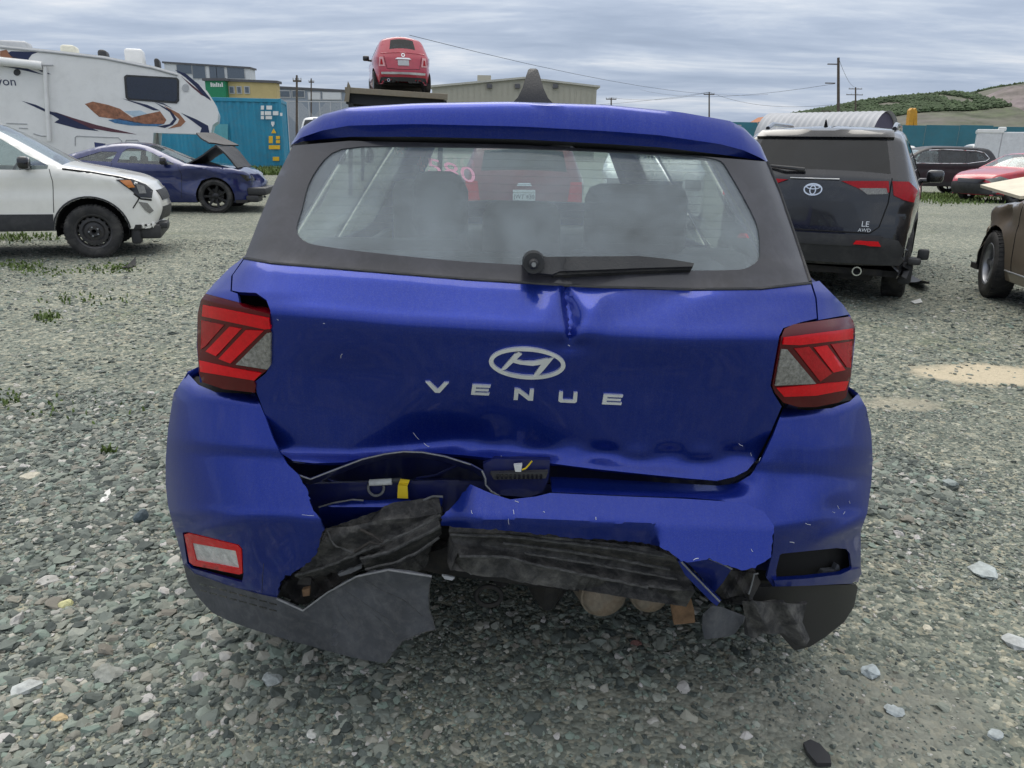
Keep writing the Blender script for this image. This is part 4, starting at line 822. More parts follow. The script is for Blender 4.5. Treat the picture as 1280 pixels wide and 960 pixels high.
def stone_nodes(seed):
    g = bpy.data.node_groups.new('stones', 'GeometryNodeTree'); g.interface.new_socket('Geometry', in_out='INPUT', socket_type='NodeSocketGeometry'); g.interface.new_socket('Geometry', in_out='OUTPUT', socket_type='NodeSocketGeometry')
    N = g.nodes.new; Lk = g.links.new; gi = N('NodeGroupInput'); go = N('NodeGroupOutput'); ji = N('GeometryNodeJoinGeometry')
    for k in range(6):
        ic = N('GeometryNodeMeshIcoSphere'); ic.inputs['Radius'].default_value = .5; ic.inputs['Subdivisions'].default_value = 2 if k % 2 else 1
        sp = N('GeometryNodeSetPosition'); no = N('ShaderNodeTexNoise'); no.noise_dimensions = '4D'; no.inputs['W'].default_value = seed + k * 3.7; no.inputs['Scale'].default_value = 1.6; no.inputs['Detail'].default_value = 2
        sub = N('ShaderNodeVectorMath'); sub.operation = 'SUBTRACT'; sub.inputs[1].default_value = (.5, .5, .5); Lk(no.outputs['Color'], sub.inputs[0])
        sc = N('ShaderNodeVectorMath'); sc.operation = 'SCALE'; sc.inputs['Scale'].default_value = 1.25; Lk(sub.outputs[0], sc.inputs[0]); Lk(ic.outputs[0], sp.inputs['Geometry']); Lk(sc.outputs[0], sp.inputs['Offset'])
        tr = N('GeometryNodeTransform'); tr.inputs['Scale'].default_value = (1.3, .85 + .1 * (k % 3), .34 + .07 * k); Lk(sp.outputs[0], tr.inputs[0])
        sm = N('GeometryNodeSetMaterial'); sm.inputs['Material'].default_value = MATS['stone']; Lk(tr.outputs[0], sm.inputs[0])
        sf = N('GeometryNodeSetShadeSmooth'); sf.inputs['Shade Smooth'].default_value = False; Lk(sm.outputs[0], sf.inputs[0])
        gi_ = N('GeometryNodeGeometryToInstance'); Lk(sf.outputs[0], gi_.inputs[0]); Lk(gi_.outputs[0], ji.inputs[0])
    ip = N('GeometryNodeInstanceOnPoints'); Lk(gi.outputs[0], ip.inputs['Points']); Lk(ji.outputs[0], ip.inputs['Instance']); ip.inputs['Pick Instance'].default_value = True
    rv = N('FunctionNodeRandomValue'); rv.data_type = 'FLOAT_VECTOR'; rv.inputs[0].default_value = (-.35, -.35, 0); rv.inputs[1].default_value = (.35, .35, 6.283); Lk(rv.outputs[0], ip.inputs['Rotation'])
    na = N('GeometryNodeInputNamedAttribute'); na.data_type = 'FLOAT'; na.inputs['Name'].default_value = 'size'; Lk(na.outputs[0], ip.inputs['Scale']); Lk(ip.outputs[0], go.inputs[0]); return g
def scatter(name, P, size, seed, label):
    me = bpy.data.meshes.new(name); me.from_pydata([tuple(p) for p in P], [], []); a = me.attributes.new('size', 'FLOAT', 'POINT'); a.data.foreach_set('value', np.asarray(size, np.float32)); me.materials.append(MATS['stone'])
    o = bpy.data.objects.new(name, me); col.objects.link(o); md = o.modifiers.new('stones', 'NODES'); md.node_group = stone_nodes(seed); return tag(o, label, 'gravel', kind='stuff')
def frustum_pts(n, y0, y1, m=.4, pw=1.0):
    y = y0 + (y1 - y0) * rng.random(n)**pw; x = (rng.random(n) * 2 - 1) * (y * .72 + m); return x, y
x, y = frustum_pts(120000, 1.15, 4.4, .45, .8); zf = np.array([noise.noise(Vector((a * .9, b * .9, 3))) for a, b in zip(x, y)])
coarse = smoothstep(-.35, .35, zf + np.where(x < -.3, .35, -.25)); sz = np.exp(rng.normal(np.log(.0068 + .0095 * coarse), .48)); sz = np.clip(sz, .004, .05)
fn_ = np.array([noise.noise(Vector((a * .55 + 9, b * .8, 7))) + .5 * noise.noise(Vector((a * 1.9, b * 2.3, 5))) for a, b in zip(x, y)])   # trodden patches of fines
kp = ~((fn_ > .18) & (rng.random(len(x)) < .62))
for (u, v, rx, ry) in ((1235, 468, .62, .28), (1130, 505, .3, .16)):
    p = G(u, v); kp &= ~((((x - p.x) / rx)**2 + ((y - p.y) / ry)**2 < .8) & (rng.random(len(x)) < .85))
x, y, sz = x[kp], y[kp], sz[kp]
scatter('gravel', np.stack([x, y, sz * .05], 1), sz, 1., 'crushed grey stone gravel around the blue hatchback')
x, y = frustum_pts(60000, 4.3, 12.0, .4, .8); sz = np.clip(np.exp(rng.normal(np.log(.0155), .42, len(x))), .009, .06)
fn_ = np.array([noise.noise(Vector((a * .55 + 9, b * .8, 7))) + .5 * noise.noise(Vector((a * 1.9, b * 2.3, 5))) for a, b in zip(x, y)])   # trodden patches of fines
kp = ~((fn_ > .18) & (rng.random(len(x)) < .62))
for (u, v, rx, ry) in ((1235, 468, .62, .28), (1130, 505, .3, .16)):
    p = G(u, v); kp &= ~((((x - p.x) / rx)**2 + ((y - p.y) / ry)**2 < .8) & (rng.random(len(x)) < .85))
x, y, sz = x[kp], y[kp], sz[kp]
scatter('gravel', np.stack([x, y, gh(x, y) + sz * .05], 1), sz, 9., 'crushed stone gravel across the middle of the yard')
def rock(name, u, v, wpx, hpx, c, label, flat=.6, seed=1, cat='stone'):
    p = gpoint(u, v); d = (p - Vector((0, 0, CAMZ))).length; s = wpx * d / FPX / 2 * .85; M('rock_%d' % seed, c, .8, var=.3, vscale=30, bump=.3)
    bm = bmesh.new(); bmesh.ops.create_icosphere(bm, subdivisions=2, radius=1)
    for q in bm.verts:
        n_ = noise.noise_vector(q.co * 1.3 + Vector((seed * 7.3, 0, 0))); q.co = q.co + n_ * .45; q.co.z *= flat
    zmin = min(q.co.z for q in bm.verts); me = bpy.data.meshes.new(name)
    for q in bm.verts: q.co = Vector((q.co.x * s, q.co.y * s * .8, (q.co.z - zmin * .45) * s))
    bm.to_mesh(me); bm.free(); me.materials.append(MATS['rock_%d' % seed]); o = bpy.data.objects.new(name, me); col.objects.link(o); o.location = p; o.rotation_euler = (0, 0, seed * 1.7); return tag(o, label, cat, 'larger stones lying loose in the gravel')
for i, a in enumerate([(177, 650, 22, 20, (.09, .12, .135), 'dark blue-grey angular rock just left of the blue hatchback', .85), (60, 727, 24, 8, (.42, .41, .38), 'long pale flat stone at the left edge of the gravel', .3), (38, 597, 26, 8, (.48, .45, .36), 'cream flat stone far left, beyond the larger pale one', .3),
        (83, 757, 18, 14, (.60, .58, .30), 'pale yellow stone among the grey gravel at left', .6), (340, 852, 30, 20, (.34, .37, .36), 'light grey flat slab stone below the hanging valance', .4), (35, 862, 30, 16, (.47, .49, .47), 'whitish flat stone near the bottom left corner', .4),
        (135, 845, 36, 20, (.27, .28, .25), 'wide greenish grey flat stone at lower left', .35), (1088, 842, 26, 16, (.40, .45, .46), 'pale blue-grey wedge stone right of the rear bumper', .4), (1118, 890, 24, 18, (.42, .46, .46), 'pale flat triangular stone near the lower right', .35),
        (1228, 716, 38, 14, (.42, .46, .45), 'broad flat light grey stone at right, level with the bumper', .3), (1272, 806, 34, 18, (.45, .47, .46), 'light grey flat stone cut by the right picture edge', .3), (1188, 608, 24, 13, (.27, .31, .30), 'grey stone right of the car, farthest of the right-hand stones', .5),
        (795, 806, 16, 11, (.20, .10, .085), 'small reddish brown stone under the exhaust', .6), (1160, 787, 14, 9, (.62, .58, .46), 'small bright cream stone between two grey slabs at right', .5), (75, 900, 17, 13, (.55, .42, .24), 'small ochre stone at the bottom left', .6),
        (390, 920, 16, 14, (.60, .60, .55), 'white chip stone on the gravel at bottom centre-left', .5), (1245, 920, 20, 12, (.38, .42, .42), 'flat grey stone in the bottom right corner', .35)]): rock('stone', a[0], a[1], a[2], a[3], a[4], a[5], a[6], i + 1)
# scraps
M('scrap_white', (.70, .70, .66), .6); M('scrap_black', (.03, .03, .032), .5)
def scrap(name, poly, mat, label, z=.012, th=.006, curl=.02):
    P, T = fill(poly, (), 3); pts = [gpoint(*q) for q in P]; c = np.mean([q[:] for q in pts], 0)
    v3 = np.array([[q.x, q.y, q.z + z + curl * ((q.x - c[0])**2 + (q.y - c[1])**2) / .01 * .1] for q in pts]); v, f = solid(v3, T, th, (0, 0, 1)); return tag(mk(name, v, f, mat, smooth=40), label, 'scrap')
scrap('plastic_scrap', [(125, 630), (132, 618), (138, 614), (139, 619), (134, 627), (128, 631)], 'scrap_white', 'thin curved white scrap on the gravel left of the car')
scrap('plastic_scrap', [(1003, 936), (1012, 932), (1024, 938), (1036, 952), (1038, 962), (1020, 962), (1008, 948)], 'scrap_black', 'ribbed black plastic scrap at the bottom edge of the picture', .02, .012)
scrap('plastic_scrap', [(1138, 378), (1150, 375), (1153, 379), (1143, 381)], 'scrap_white', 'small white scrap behind the black crossover')
scrap('plastic_scrap', [(1116, 338), (1130, 344), (1150, 352), (1160, 359), (1160, 364), (1150, 365), (1130, 352), (1114, 345)], 'scrap_black', 'bent strip of black trim beside the black crossover', .02, .01)
scrap('plastic_scrap', [(152, 336), (170, 326), (170, 333), (160, 337)], 'scrap_black', 'small dark scrap on the ground below the white crossover')
# weeds and grass
M('grass', (.10, .15, .035), .8, var=.35, vscale=3)
def grass(label, spots, seed):
    r_ = random.Random(seed); V = []; F = []
    for (u, v, du, dv, n, h) in spots:
        for _ in range(n):
            p = gpoint(u + r_.gauss(0, du), v + r_.gauss(0, dv)); a = r_.random() * 6.28; l = h * r_.uniform(.4, 1.2); w_ = .006 + .0006 * p.y; lean = r_.uniform(.2, .9) * l; d = Vector((math.cos(a), math.sin(a), 0)); s_ = Vector((-d.y, d.x, 0)) * w_
            k = len(V); V += [p - s_, p + s_, p + d * lean * .5 + Vector((0, 0, l * .7)) + s_ * .7, p + d * lean * .5 + Vector((0, 0, l * .7)) - s_ * .7, p + d * lean + Vector((0, 0, l))]; F += [(k, k + 1, k + 2, k + 3), (k + 3, k + 2, k + 4)]
    return tag(mk('grass', V, F, 'grass'), label, 'grass', kind='stuff')
grass('short green weeds in the gravel at left', [(25, 333, 14, 3, 170, .035), (60, 397, 8, 3, 90, .035), (55, 340, 16, 3, 90, .03), (150, 335, 12, 3, 130, .03), (110, 338, 18, 3, 60, .03), (20, 298, 30, 2.5, 260, .06), (105, 372, 30, 5, 60, .04), (90, 512, 40, 10, 40, .03), (10, 500, 10, 5, 40, .03), (135, 565, 5, 2, 30, .03)], 3)
grass('rough grass along the foot of the blue container', [(330, 214, 26, 3, 2600, .16), (300, 222, 22, 6, 900, .10), (330, 232, 20, 6, 500, .08)], 4)
grass('grass verge beneath the dark side-on crossover', [(1165, 247, 40, 1.5, 1400, .14), (1200, 252, 30, 2, 500, .10)], 5)
# hills beyond the yard
M('hill_scrub', (.085, .10, .055), .95, var=.55, vscale=.09, dirt=((.19, .165, .155), .8, .03), bump=1, bscale=.3)
M('hill_rock', (.20, .165, .165), .95, bump=1, bscale=.25, var=.5, vscale=.08, dirt=((.10, .12, .055), .5, .03))
ridge = [(700, 176), (860, 172), (905, 165), (930, 157), (960, 148), (1000, 141), (1040, 134), (1080, 129), (1140, 124), (1165, 128), (1200, 118), (1240, 110), (1290, 112), (1360, 120), (1500, 140), (1700, 160)]
def hill(name, rd, Y0, mat, depth, foot, rough=1.0):
    V = []; F = []; n = 110; us = np.linspace(rd[0][0], rd[-1][0], n); K = 16
    for k in range(K):
        t = k / (K - 1)
        for u in us:
            vr = np.interp(u, [p[0] for p in rd], [p[1] for p in rd]); top = at_y(u, vr, Y0); x0 = top.x; h = max(.0, top.z)
            zt = h * (1 - (1 - min(1, t * 1.25))**1.7) if t < .8 else h * (1 - .35 * (t - .8) / .2)
            zt += rough * noise.noise(Vector((x0 * .02, t * 5, 1))) * h * .09 * min(1, t * 4) * (1 - t * .4); V.append((x0 * (1 - (1 - t) * .10), Y0 - depth * (1 - t), zt - 1.5 * (1 - t)))
    F = [(k * n + i, k * n + i + 1, (k + 1) * n + i + 1, (k + 1) * n + i) for k in range(K - 1) for i in range(n - 1)]
    return tag(mk(name, V, F, mat, smooth=70), kind='structure'), V, n
ho, HVt, hn = hill('hill', ridge, 620, 'hill_scrub', 260, 0)
rock_r = [(1060, 176), (1095, 166), (1130, 158), (1168, 141), (1195, 127), (1225, 117), (1262, 116), (1300, 120), (1380, 130), (1500, 155), (1600, 170)]
ho2, _, _ = hill('quarry_slope', rock_r, 560, 'hill_rock', 190, 0, 1.6)
# wood on the ridge: many small crowns read as one mass
r_ = random.Random(5); V = []; F = []; M('wood_green', (.062, .092, .042), .9, var=.5, vscale=.12)
for _ in range(14000):
    u = r_.uniform(905, 1290); k = r_.uniform(.35, 1.0)**.7
    if u > 1165: k = r_.uniform(.93, 1)
    if noise.noise(Vector((u * .03, k * 6, 2))) < -.3 and k < .9: continue
    f_ = (u - ridge[0][0]) / (ridge[-1][0] - ridge[0][0]) * (hn - 1); i = min(hn - 2, int(f_)); row = min(13.99, k * 13); r0 = int(row); p = Vector(HVt[r0 * hn + i]).lerp(Vector(HVt[r0 * hn + i + 1]), f_ - i).lerp(Vector(HVt[(r0 + 1) * hn + i]).lerp(Vector(HVt[(r0 + 1) * hn + i + 1]), f_ - i), row - r0); s = r_.uniform(.6, 1.6) * (1.3 if k < .6 else 1)
    n0 = len(V); hgt = s * r_.uniform(.9, 1.7)
    for ring_, (zz_, rr2) in enumerate(((.15, 1.0), (.6, .85))):
        for a in range(5): V.append((p.x + s * rr2 * math.cos(a * 1.257 + s + ring_ * .6) * r_.uniform(.7, 1.2), p.y + s * rr2 * math.sin(a * 1.257 + s + ring_ * .6), p.z + hgt * zz_ * r_.uniform(.8, 1.2)))
    V.append((p.x + r_.uniform(-.4, .4), p.y, p.z + hgt)); F += [(n0 + a, n0 + (a + 1) % 5, n0 + 5 + (a + 1) % 5, n0 + 5 + a) for a in range(5)] + [(n0 + 5 + a, n0 + 5 + (a + 1) % 5, n0 + 10) for a in range(5)]
tag(mk('woodland', V, F, 'wood_green'), 'dark green scrub wood on the distant hill at right', 'woodland', kind='stuff')
M('far_field', (.12, .13, .06), .95, var=.35, vscale=.08)
tag(mk('field', [(at_y(880, 160, 330).x, 230, .5), (260, 230, .5), (300, 330, 5.5), (at_y(900, 160, 330).x, 330, 3.5)], [(0, 1, 2, 3)], 'far_field'), kind='structure')
# ------------------------------------------------------------------ container, camper, buildings, poles, fence
def pxy(L, Y): return [(p.x, p.z) for p in (at_y(u, v, Y) for u, v in L)]
def plate(name, poly_px, Y, th, mat, parent, org, step=None, off=0., holes=()):
    """a flat piece in the plane Y (facing the camera), th thick, local to org"""
    poly = pxy(poly_px, Y); P, T = fill(poly, [pxy(h, Y) for h in holes], step or 10.)
    v, f = solid(np.stack([P[:, 0] - org[0], np.full(len(P), Y - off - org[1]), P[:, 1] - org[2]], 1), T, th, (0, -1, 0)); return mk(name, v, f, mat, parent)
def plane_pt(u, v, org, a):
    d = ray(u, v); n_ = Vector((-math.sin(a), math.cos(a), 0)); t_ = (Vector(org) - Vector((0, 0, CAMZ))).dot(n_) / d.dot(n_); p = Vector((0, 0, CAMZ)) + d * t_
    return ((p.x - org[0]) * math.cos(a) + (p.y - org[1]) * math.sin(a), p.z - org[2])
def plate_r(name, px, org, a, th, mat, parent, off=0., step=10.):
    P, T = fill([plane_pt(u, v, org, a) for u, v in px], (), step); v, f = solid(np.stack([P[:, 0], np.full(len(P), -off), P[:, 1]], 1), T, th, (0, -1, 0)); return mk(name, v, f, mat, parent)
# blue shipping container
M('container_blue', (.018, .25, .40), .5, var=.15, vscale=1.5, dirt=((.13, .10, .07), .35, 6), bump=.05)
M('container_patch', (.10, .36, .42), .5); M('stencil_white', (.75, .77, .76), .6); M('stencil_yellow', (.78, .48, .03), .6); M('wood_floor', (.1, .07, .05), .8)
p0 = gpoint(357, 212); CY = p0.y; cz0 = float(gh(p0.x, p0.y)); pr = at_y(357, 212, CY)
CA = R(11); ct = empty('shipping_container', (pr.x, CY, pr.z), CA, 'blue corrugated shipping container behind the blue coupe', 'container')
CL, CH, CW = 6.06, 2.55, 2.44
def corr(name, L_, H_, fn, pitch=.28, dep=.036):
    prof = []; x = .12
    while x < L_ - .12 - pitch: prof += [(x, 0), (x + .07, 0), (x + .14, dep), (x + .21, dep)]; x += pitch
    prof = [(.1, 0)] + prof + [(L_ - .1, 0)]; n_ = len(prof); v = [fn(a, d, z) for z in (.16, H_ - .12) for a, d in prof]; return mk(name, v, [(i, i + 1, n_ + i + 1, n_ + i) for i in range(n_ - 1)], 'container_blue', ct)
corr('side_wall', CL, CH, lambda a, d, z: (-a, d + .03, z)); corr('side_wall', CL, CH, lambda a, d, z: (-a, CW - d - .03, z)); corr('end_wall', CW, CH, lambda a, d, z: (-.03 - d, a, z)); corr('end_wall', CW, CH, lambda a, d, z: (-CL + .03 + d, a, z))
for x_ in (-.10, -CL):
    for y_ in (0, CW - .1): MB().box((x_, y_, 0), (x_ + .1, y_ + .1, CH), .01).build('corner_post', 'container_blue', ct)
for z_ in (.02, CH - .14):
    for y_ in (0.004, CW - .104): MB().box((-CL + .1, y_, z_), (-.1, y_ + .1, z_ + .13), .01).build('side_rail', 'container_blue', ct)
    for x_ in (-.096, -CL + .004): MB().box((x_, .1, z_), (x_ + .09, CW - .1, z_ + .13), .01).build('end_rail', 'container_blue', ct)
MB().box((-CL + .03, .03, CH - .05), (-.03, CW - .03, CH - .02)).build('roof', 'container_blue', ct)
corg = ct.location
def cplate(name, pts, mat, off=.004): return plate_r(name, pts, corg, CA, .003, mat, ct, off)
cplate('repair_patch', [(264, 155), (285, 155), (285, 176), (264, 176)], 'container_patch', .01)
for (a, b, w_, h_) in ((326, 132, 4, 5), (333, 132, 7, 5), (326, 139, 4, 5), (331, 139, 8, 5), (341, 139, 7, 5), (350, 141, 3, 4), (326, 145, 4, 4), (332, 145, 8, 4), (339, 152, 4, 4), (340, 156, 2, 2)): cplate('stencil', [(a, b), (a + w_, b), (a + w_, b + h_), (a, b + h_)], 'stencil_white')
cplate('hazard_mark', [(339, 166.5), (342, 160.5), (345.5, 166.5)], 'stencil_yellow')
for (a, b, w_, h_) in ((336, 170, 5, 9), (345, 170, 5, 4), (345, 175, 5, 4), (336, 181.5, 14, 5), (341, 196, 8, 5)): cplate('stencil', [(a, b), (a + w_, b), (a + w_, b + h_), (a, b + h_)], 'stencil_yellow')
# fifth-wheel camper
M('camper_white', (.80, .80, .78), .35, coat=.4, var=.04, vscale=1, dirt=((.45, .45, .42), .25, 3)); M('decal_navy', (.012, .02, .07), .3); M('decal_maroon', (.10, .03, .045), .35); M('decal_rock', (.30, .13, .07), .5, var=.6, vscale=9); M('decal_water', (.05, .16, .32), .4, var=.5, vscale=7); M('decal_sky', (.45, .58, .68), .5); M('decal_rust', (.33, .15, .08), .5); M('camper_window', (.012, .018, .035), .12, coat=.5); M('trim_grey', (.45, .46, .47), .4); M('roof_vent', (.72, .70, .58), .5)
RY = 20.0; ro = at_y(100, 300, RY); RA = R(19); rv = empty('camper_trailer', (ro.x, RY, 0), RA, 'white fifth-wheel camper with canyon decal, parked behind the blue coupe', 'camper'); rorg = (ro.x, RY, 0)
rp = [(-130, 40), (-60, 49), (0, 56), (70, 63), (130, 70), (190, 82), (222, 91), (245, 102), (259, 114), (268, 128), (273, 142), (272, 152), (266, 156), (263, 168), (192, 166), (188, 214), (186, 225), (-130, 232)]
plate_r('body', rp, rorg, RA, 2.45, 'camper_white', rv, 0, .6)
def rpl(name, pts, mat, off=.006, parent=None, rnd=False): return plate_r(name, catmull(pts + [pts[0]], 3)[:-1] if rnd else pts, rorg, RA, .005, mat, parent or rv, off)
w_ = rpl('window_frame', [(155, 96), (158, 93.5), (221, 97), (224, 100), (224, 126), (221, 129.5), (160, 125), (157, 122)], 'black_plastic', .02); rpl('window', [(158, 97), (160, 96), (219, 99), (221.5, 101), (221.5, 124), (219, 127), (162, 123), (160, 121)], 'camper_window', .026)
for q, mt in (([(0, 64), (8, 62), (14, 70), (36, 78), (30, 79), (8, 74), (0, 71)], 'decal_rust'), ([(10, 66), (14, 64), (48, 65), (40, 68), (36, 73), (35, 78), (18, 75)], 'decal_navy'), ([(0, 80), (30, 84), (56, 94), (30, 88), (0, 82)], 'decal_navy'), ([(40, 83), (52, 87), (64, 93), (56, 92)], 'decal_navy'), ([(27, 126), (45, 131), (62, 139), (75, 142), (100, 154), (124, 164), (98, 161), (68, 153), (74, 149), (66, 144)], 'decal_navy'), ([(66, 139), (90, 147), (120, 156), (171, 168), (140, 165), (112, 160), (100, 154)], 'decal_maroon'),
        ([(106, 130), (116, 127), (135, 131), (150, 136), (165, 147), (186, 142), (200, 139), (208, 150), (205, 155), (180, 155), (145, 149), (124, 146), (118, 141)], 'decal_rock'), ([(135, 150), (150, 148), (182, 155), (205, 155), (196, 158), (165, 157), (144, 154)], 'decal_water'), ([(155, 139), (175, 138), (184, 142), (168, 146)], 'decal_sky'), ([(152, 123), (175, 131), (192, 138), (200, 138), (184, 131)], 'decal_navy'), ([(192, 127), (212, 140), (217, 149), (212, 155), (196, 158), (206, 160), (216, 156), (221, 149), (214, 138)], 'decal_navy'),
        ([(205, 132), (224, 142), (232, 152), (226, 158), (210, 161), (222, 154), (224, 149)], 'decal_rust'), ([(192, 127), (204, 129), (216, 136), (205, 131)], 'decal_navy'), ([(226, 141), (245, 149), (260, 157), (262, 167), (250, 166), (252, 160), (240, 151)], 'decal_navy'), ([(218, 87), (232, 92), (248, 105), (262, 122), (264, 126), (255, 120), (244, 108), (232, 97)], 'decal_navy'), ([(226, 95), (240, 106), (258, 121), (252, 119), (240, 109)], 'decal_maroon')): rpl('decal', q, mt)
rpl('speaker', [(21.5 + 4.4 * math.cos(a), 90.5 + 4.2 * math.sin(a)) for a in np.linspace(0, 6.28, 14, endpoint=False)], 'black_plastic', .02); rpl('marker_light', [(232 + 4.5 * math.cos(a), 110 + 5 * math.sin(a)) for a in np.linspace(0, 6.28, 12, endpoint=False)], 'trim_grey', .02)
tv, tf = text_mesh('yon', .28); pc = plane_pt(8, 102, rorg, RA); mk('lettering', [(pc[0] + x, -.008, pc[1] + y) for x, y in tv], tf, 'decal_navy', rv)
def rtube(name, pts, r, mat, off=.08):
    return MB().tube([(p[0], -off, p[1]) for p in (plane_pt(u, v, rorg, RA) for u, v in pts)], r, 8).build(name, mat, rv, 60)
rtube('awning_arm', [(57, 84), (58, 110), (62, 168), (62, 176)], .05, 'camper_white'); rtube('awning_roll', [(-40, 74), (0, 77), (48, 82), (54, 83)], .10, 'camper_white', .14); rtube('awning_bracket', [(50, 82), (68, 82)], .025, 'trim_grey', .1); rtube('roof_trim', [(0, 59), (70, 66), (130, 73), (190, 85), (222, 94)], .03, 'trim_grey', .01)
for q in ([(94, 182), (94, 172), (96, 170), (148, 172), (152, 176), (152, 182)], [(156, 180), (158, 175), (172, 175), (176, 180)], [(8, 154), (34, 155)], [(24, 160), (35, 160.5)], [(42, 167), (52, 170), (62, 170)]): rtube('hatch_outline', q, .014, 'trim_grey', .004)
for (u0, u1, vt, vb, mt) in ((-10, 26, 52, 58, 'trim_grey'), (69, 88, 57, 64, 'roof_vent'), (117, 128, 63, 68, 'black_plastic'), (152, 175, 62, 74, 'camper_white'), (190, 196, 74, 79, 'black_plastic')):
    a, b = plane_pt(u0, vb, rorg, RA), plane_pt(u1, vt, rorg, RA); MB().box((a[0], .6, a[1] - .12), (b[0], 1.2, b[1] + .08), .07).build('roof_unit', mt, rv, 60)
MB().box((plane_pt(200, 200, rorg, RA)[0] - .2, .9, .0), (plane_pt(200, 200, rorg, RA)[0] - .05, 1.05, 1.75)).build('landing_leg', 'trim_grey', rv)
for k in (-2.2, -3.2): MB().lathe([(.2, .1), (.36, .1), (.38, .0), (.36, -.1), (.2, -.1)], 24, c=(k, .15, .38)).build('wheel', 'rubber', rv, 40)
# buildings
M('office_white', (.62, .64, .66), .6, var=.06, vscale=.3); M('office_dark', (.10, .125, .16), .25, coat=.3); M('office_grey', (.26, .30, .36), .6); M('mustard_wall', (.52, .42, .20), .8, var=.12, vscale=.4); M('sign_green', (.01, .22, .10), .5); M('beige_metal', (.40, .385, .32), .55, var=.05, vscale=.4, dirt=((.3, .28, .22), .3, .8)); M('roof_dark', (.10, .10, .11), .7); M('roof_orange', (.42, .17, .08), .8)
def building(name, u0, u1, vt, Y, dep, mat, label, wins=(), wmat='office_dark', vt2=None, extra=()):
    a, b = at_y(u0, vt, Y), at_y(u1, vt if vt2 is None else vt2, Y); rt = empty(name, ((a.x + b.x) / 2, Y, 0), 0, label, 'building'); cx = (a.x + b.x) / 2; w2 = (b.x - a.x) / 2
    MB().prism([(-w2, -1), (w2, -1), (w2, b.z), (-w2, a.z)], 0, dep).build('wall', mat, rt); MB().prism([(-w2 - .25, a.z), (w2 + .25, b.z), (w2 + .25, b.z + .3), (-w2 - .25, a.z + .3)], -.25, dep + .25).build('roof', 'roof_dark' if mat != 'beige_metal' else mat, rt)
    for (x0, x1, y0, y1, mt) in wins:
        p, q = at_y(x0, y1, Y), at_y(x1, y0, Y); f_ = MB().box((p.x - cx - .12, -.10, p.z - .12), (q.x - cx + .12, .12, q.z + .12)).build('window', 'trim_grey', rt); MB().box((p.x - cx, -.13, p.z), (q.x - cx, .1, q.z)).build('pane', mt or wmat, f_)
    return rt, cx
building('office_block', 205, 312, 79, 150, 3, 'office_white', 'pale office block with dark glazed bays behind the camper', [(222, 239, 81, 92, None), (242, 256, 82, 98, None), (263, 270, 83, 98, None), (272, 280, 83, 98, None), (285, 305, 84, 98, None)], vt2=86)
bo, bx = building('mustard_building', 262, 345, 101, 105, 1.5, 'mustard_wall', 'mustard flat-roofed building with three small windows above the container', [(288, 292, 109, 116, None), (297.5, 301, 109, 116, None), (307, 311, 109, 116, None)], vt2=104)
gb, gx_ = building('green_sign_building', 256, 281, 101, 104, 1.0, 'sign_green', 'green fascia with white lettering left of the mustard building')
for k in range(7): p = at_y(263.5 + k * 2.3, 107.5, 104); MB().box((p.x - gx_, -.06, p.z - .1), (p.x - gx_ + .16, -.02, p.z + .42 - .08 * (k % 3))).build('sign_stroke', 'stencil_white', gb)
building('grey_depot', 342, 434, 110, 125, 4, 'office_grey', 'low grey-blue depot with ribbon windows left of the raised red car', [(346, 362, 114, 121, None), (366, 380, 114, 121, None), (386, 400, 116, 124, 'office_white'), (404, 426, 116, 124, 'office_white')], vt2=115)
# beige warehouse with gable
WY = 80.; a, b, c_ = at_y(540, 109, WY), at_y(746, 109, WY), at_y(655, 99, WY); wh = empty('warehouse', (c_.x, WY, 0), 0, 'beige metal warehouse with shallow gable beyond the blue roof', 'building')
W0, W1 = a.x - c_.x, b.x - c_.x; MB().prism([(W0, -1), (W1, -1), (W1, b.z), (0, c_.z), (W0, a.z)], 0, 22).build('wall', 'beige_metal', wh)
k = W0 + .2
while k < W1 - .2:
    zt = a.z + (c_.z - a.z) * (1 - abs(k) / (abs(W0) if k < 0 else W1)); MB().box((k, -.05, 0), (k + .07, .02, zt - .12)).build('wall_rib', 'beige_metal', wh); k += .55
for s0, s1 in (((W0 - .3, a.z - .05), (0, c_.z + .02)), ((0, c_.z + .02), (W1 + .3, b.z - .05))): MB().prism([s0, s1, (s1[0], s1[1] + .18), (s0[0], s0[1] + .18)], -.3, 22.3).build('roof', M('roof_beige', (.46, .45, .40), .5), wh)
for u in (612, 647, 694): p = at_y(u, 108, WY); MB().box((p.x - c_.x - .25, -.35, p.z - .2), (p.x - c_.x + .25, 0, p.z + .2), .03).build('wall_light', 'roof_dark', wh)
p = at_y(602, 101, WY); MB().box((p.x - c_.x - .7, 6, p.z - .5), (p.x - c_.x + .7, 7.2, p.z + 1.0)).build('roof_vent', 'beige_metal', wh)
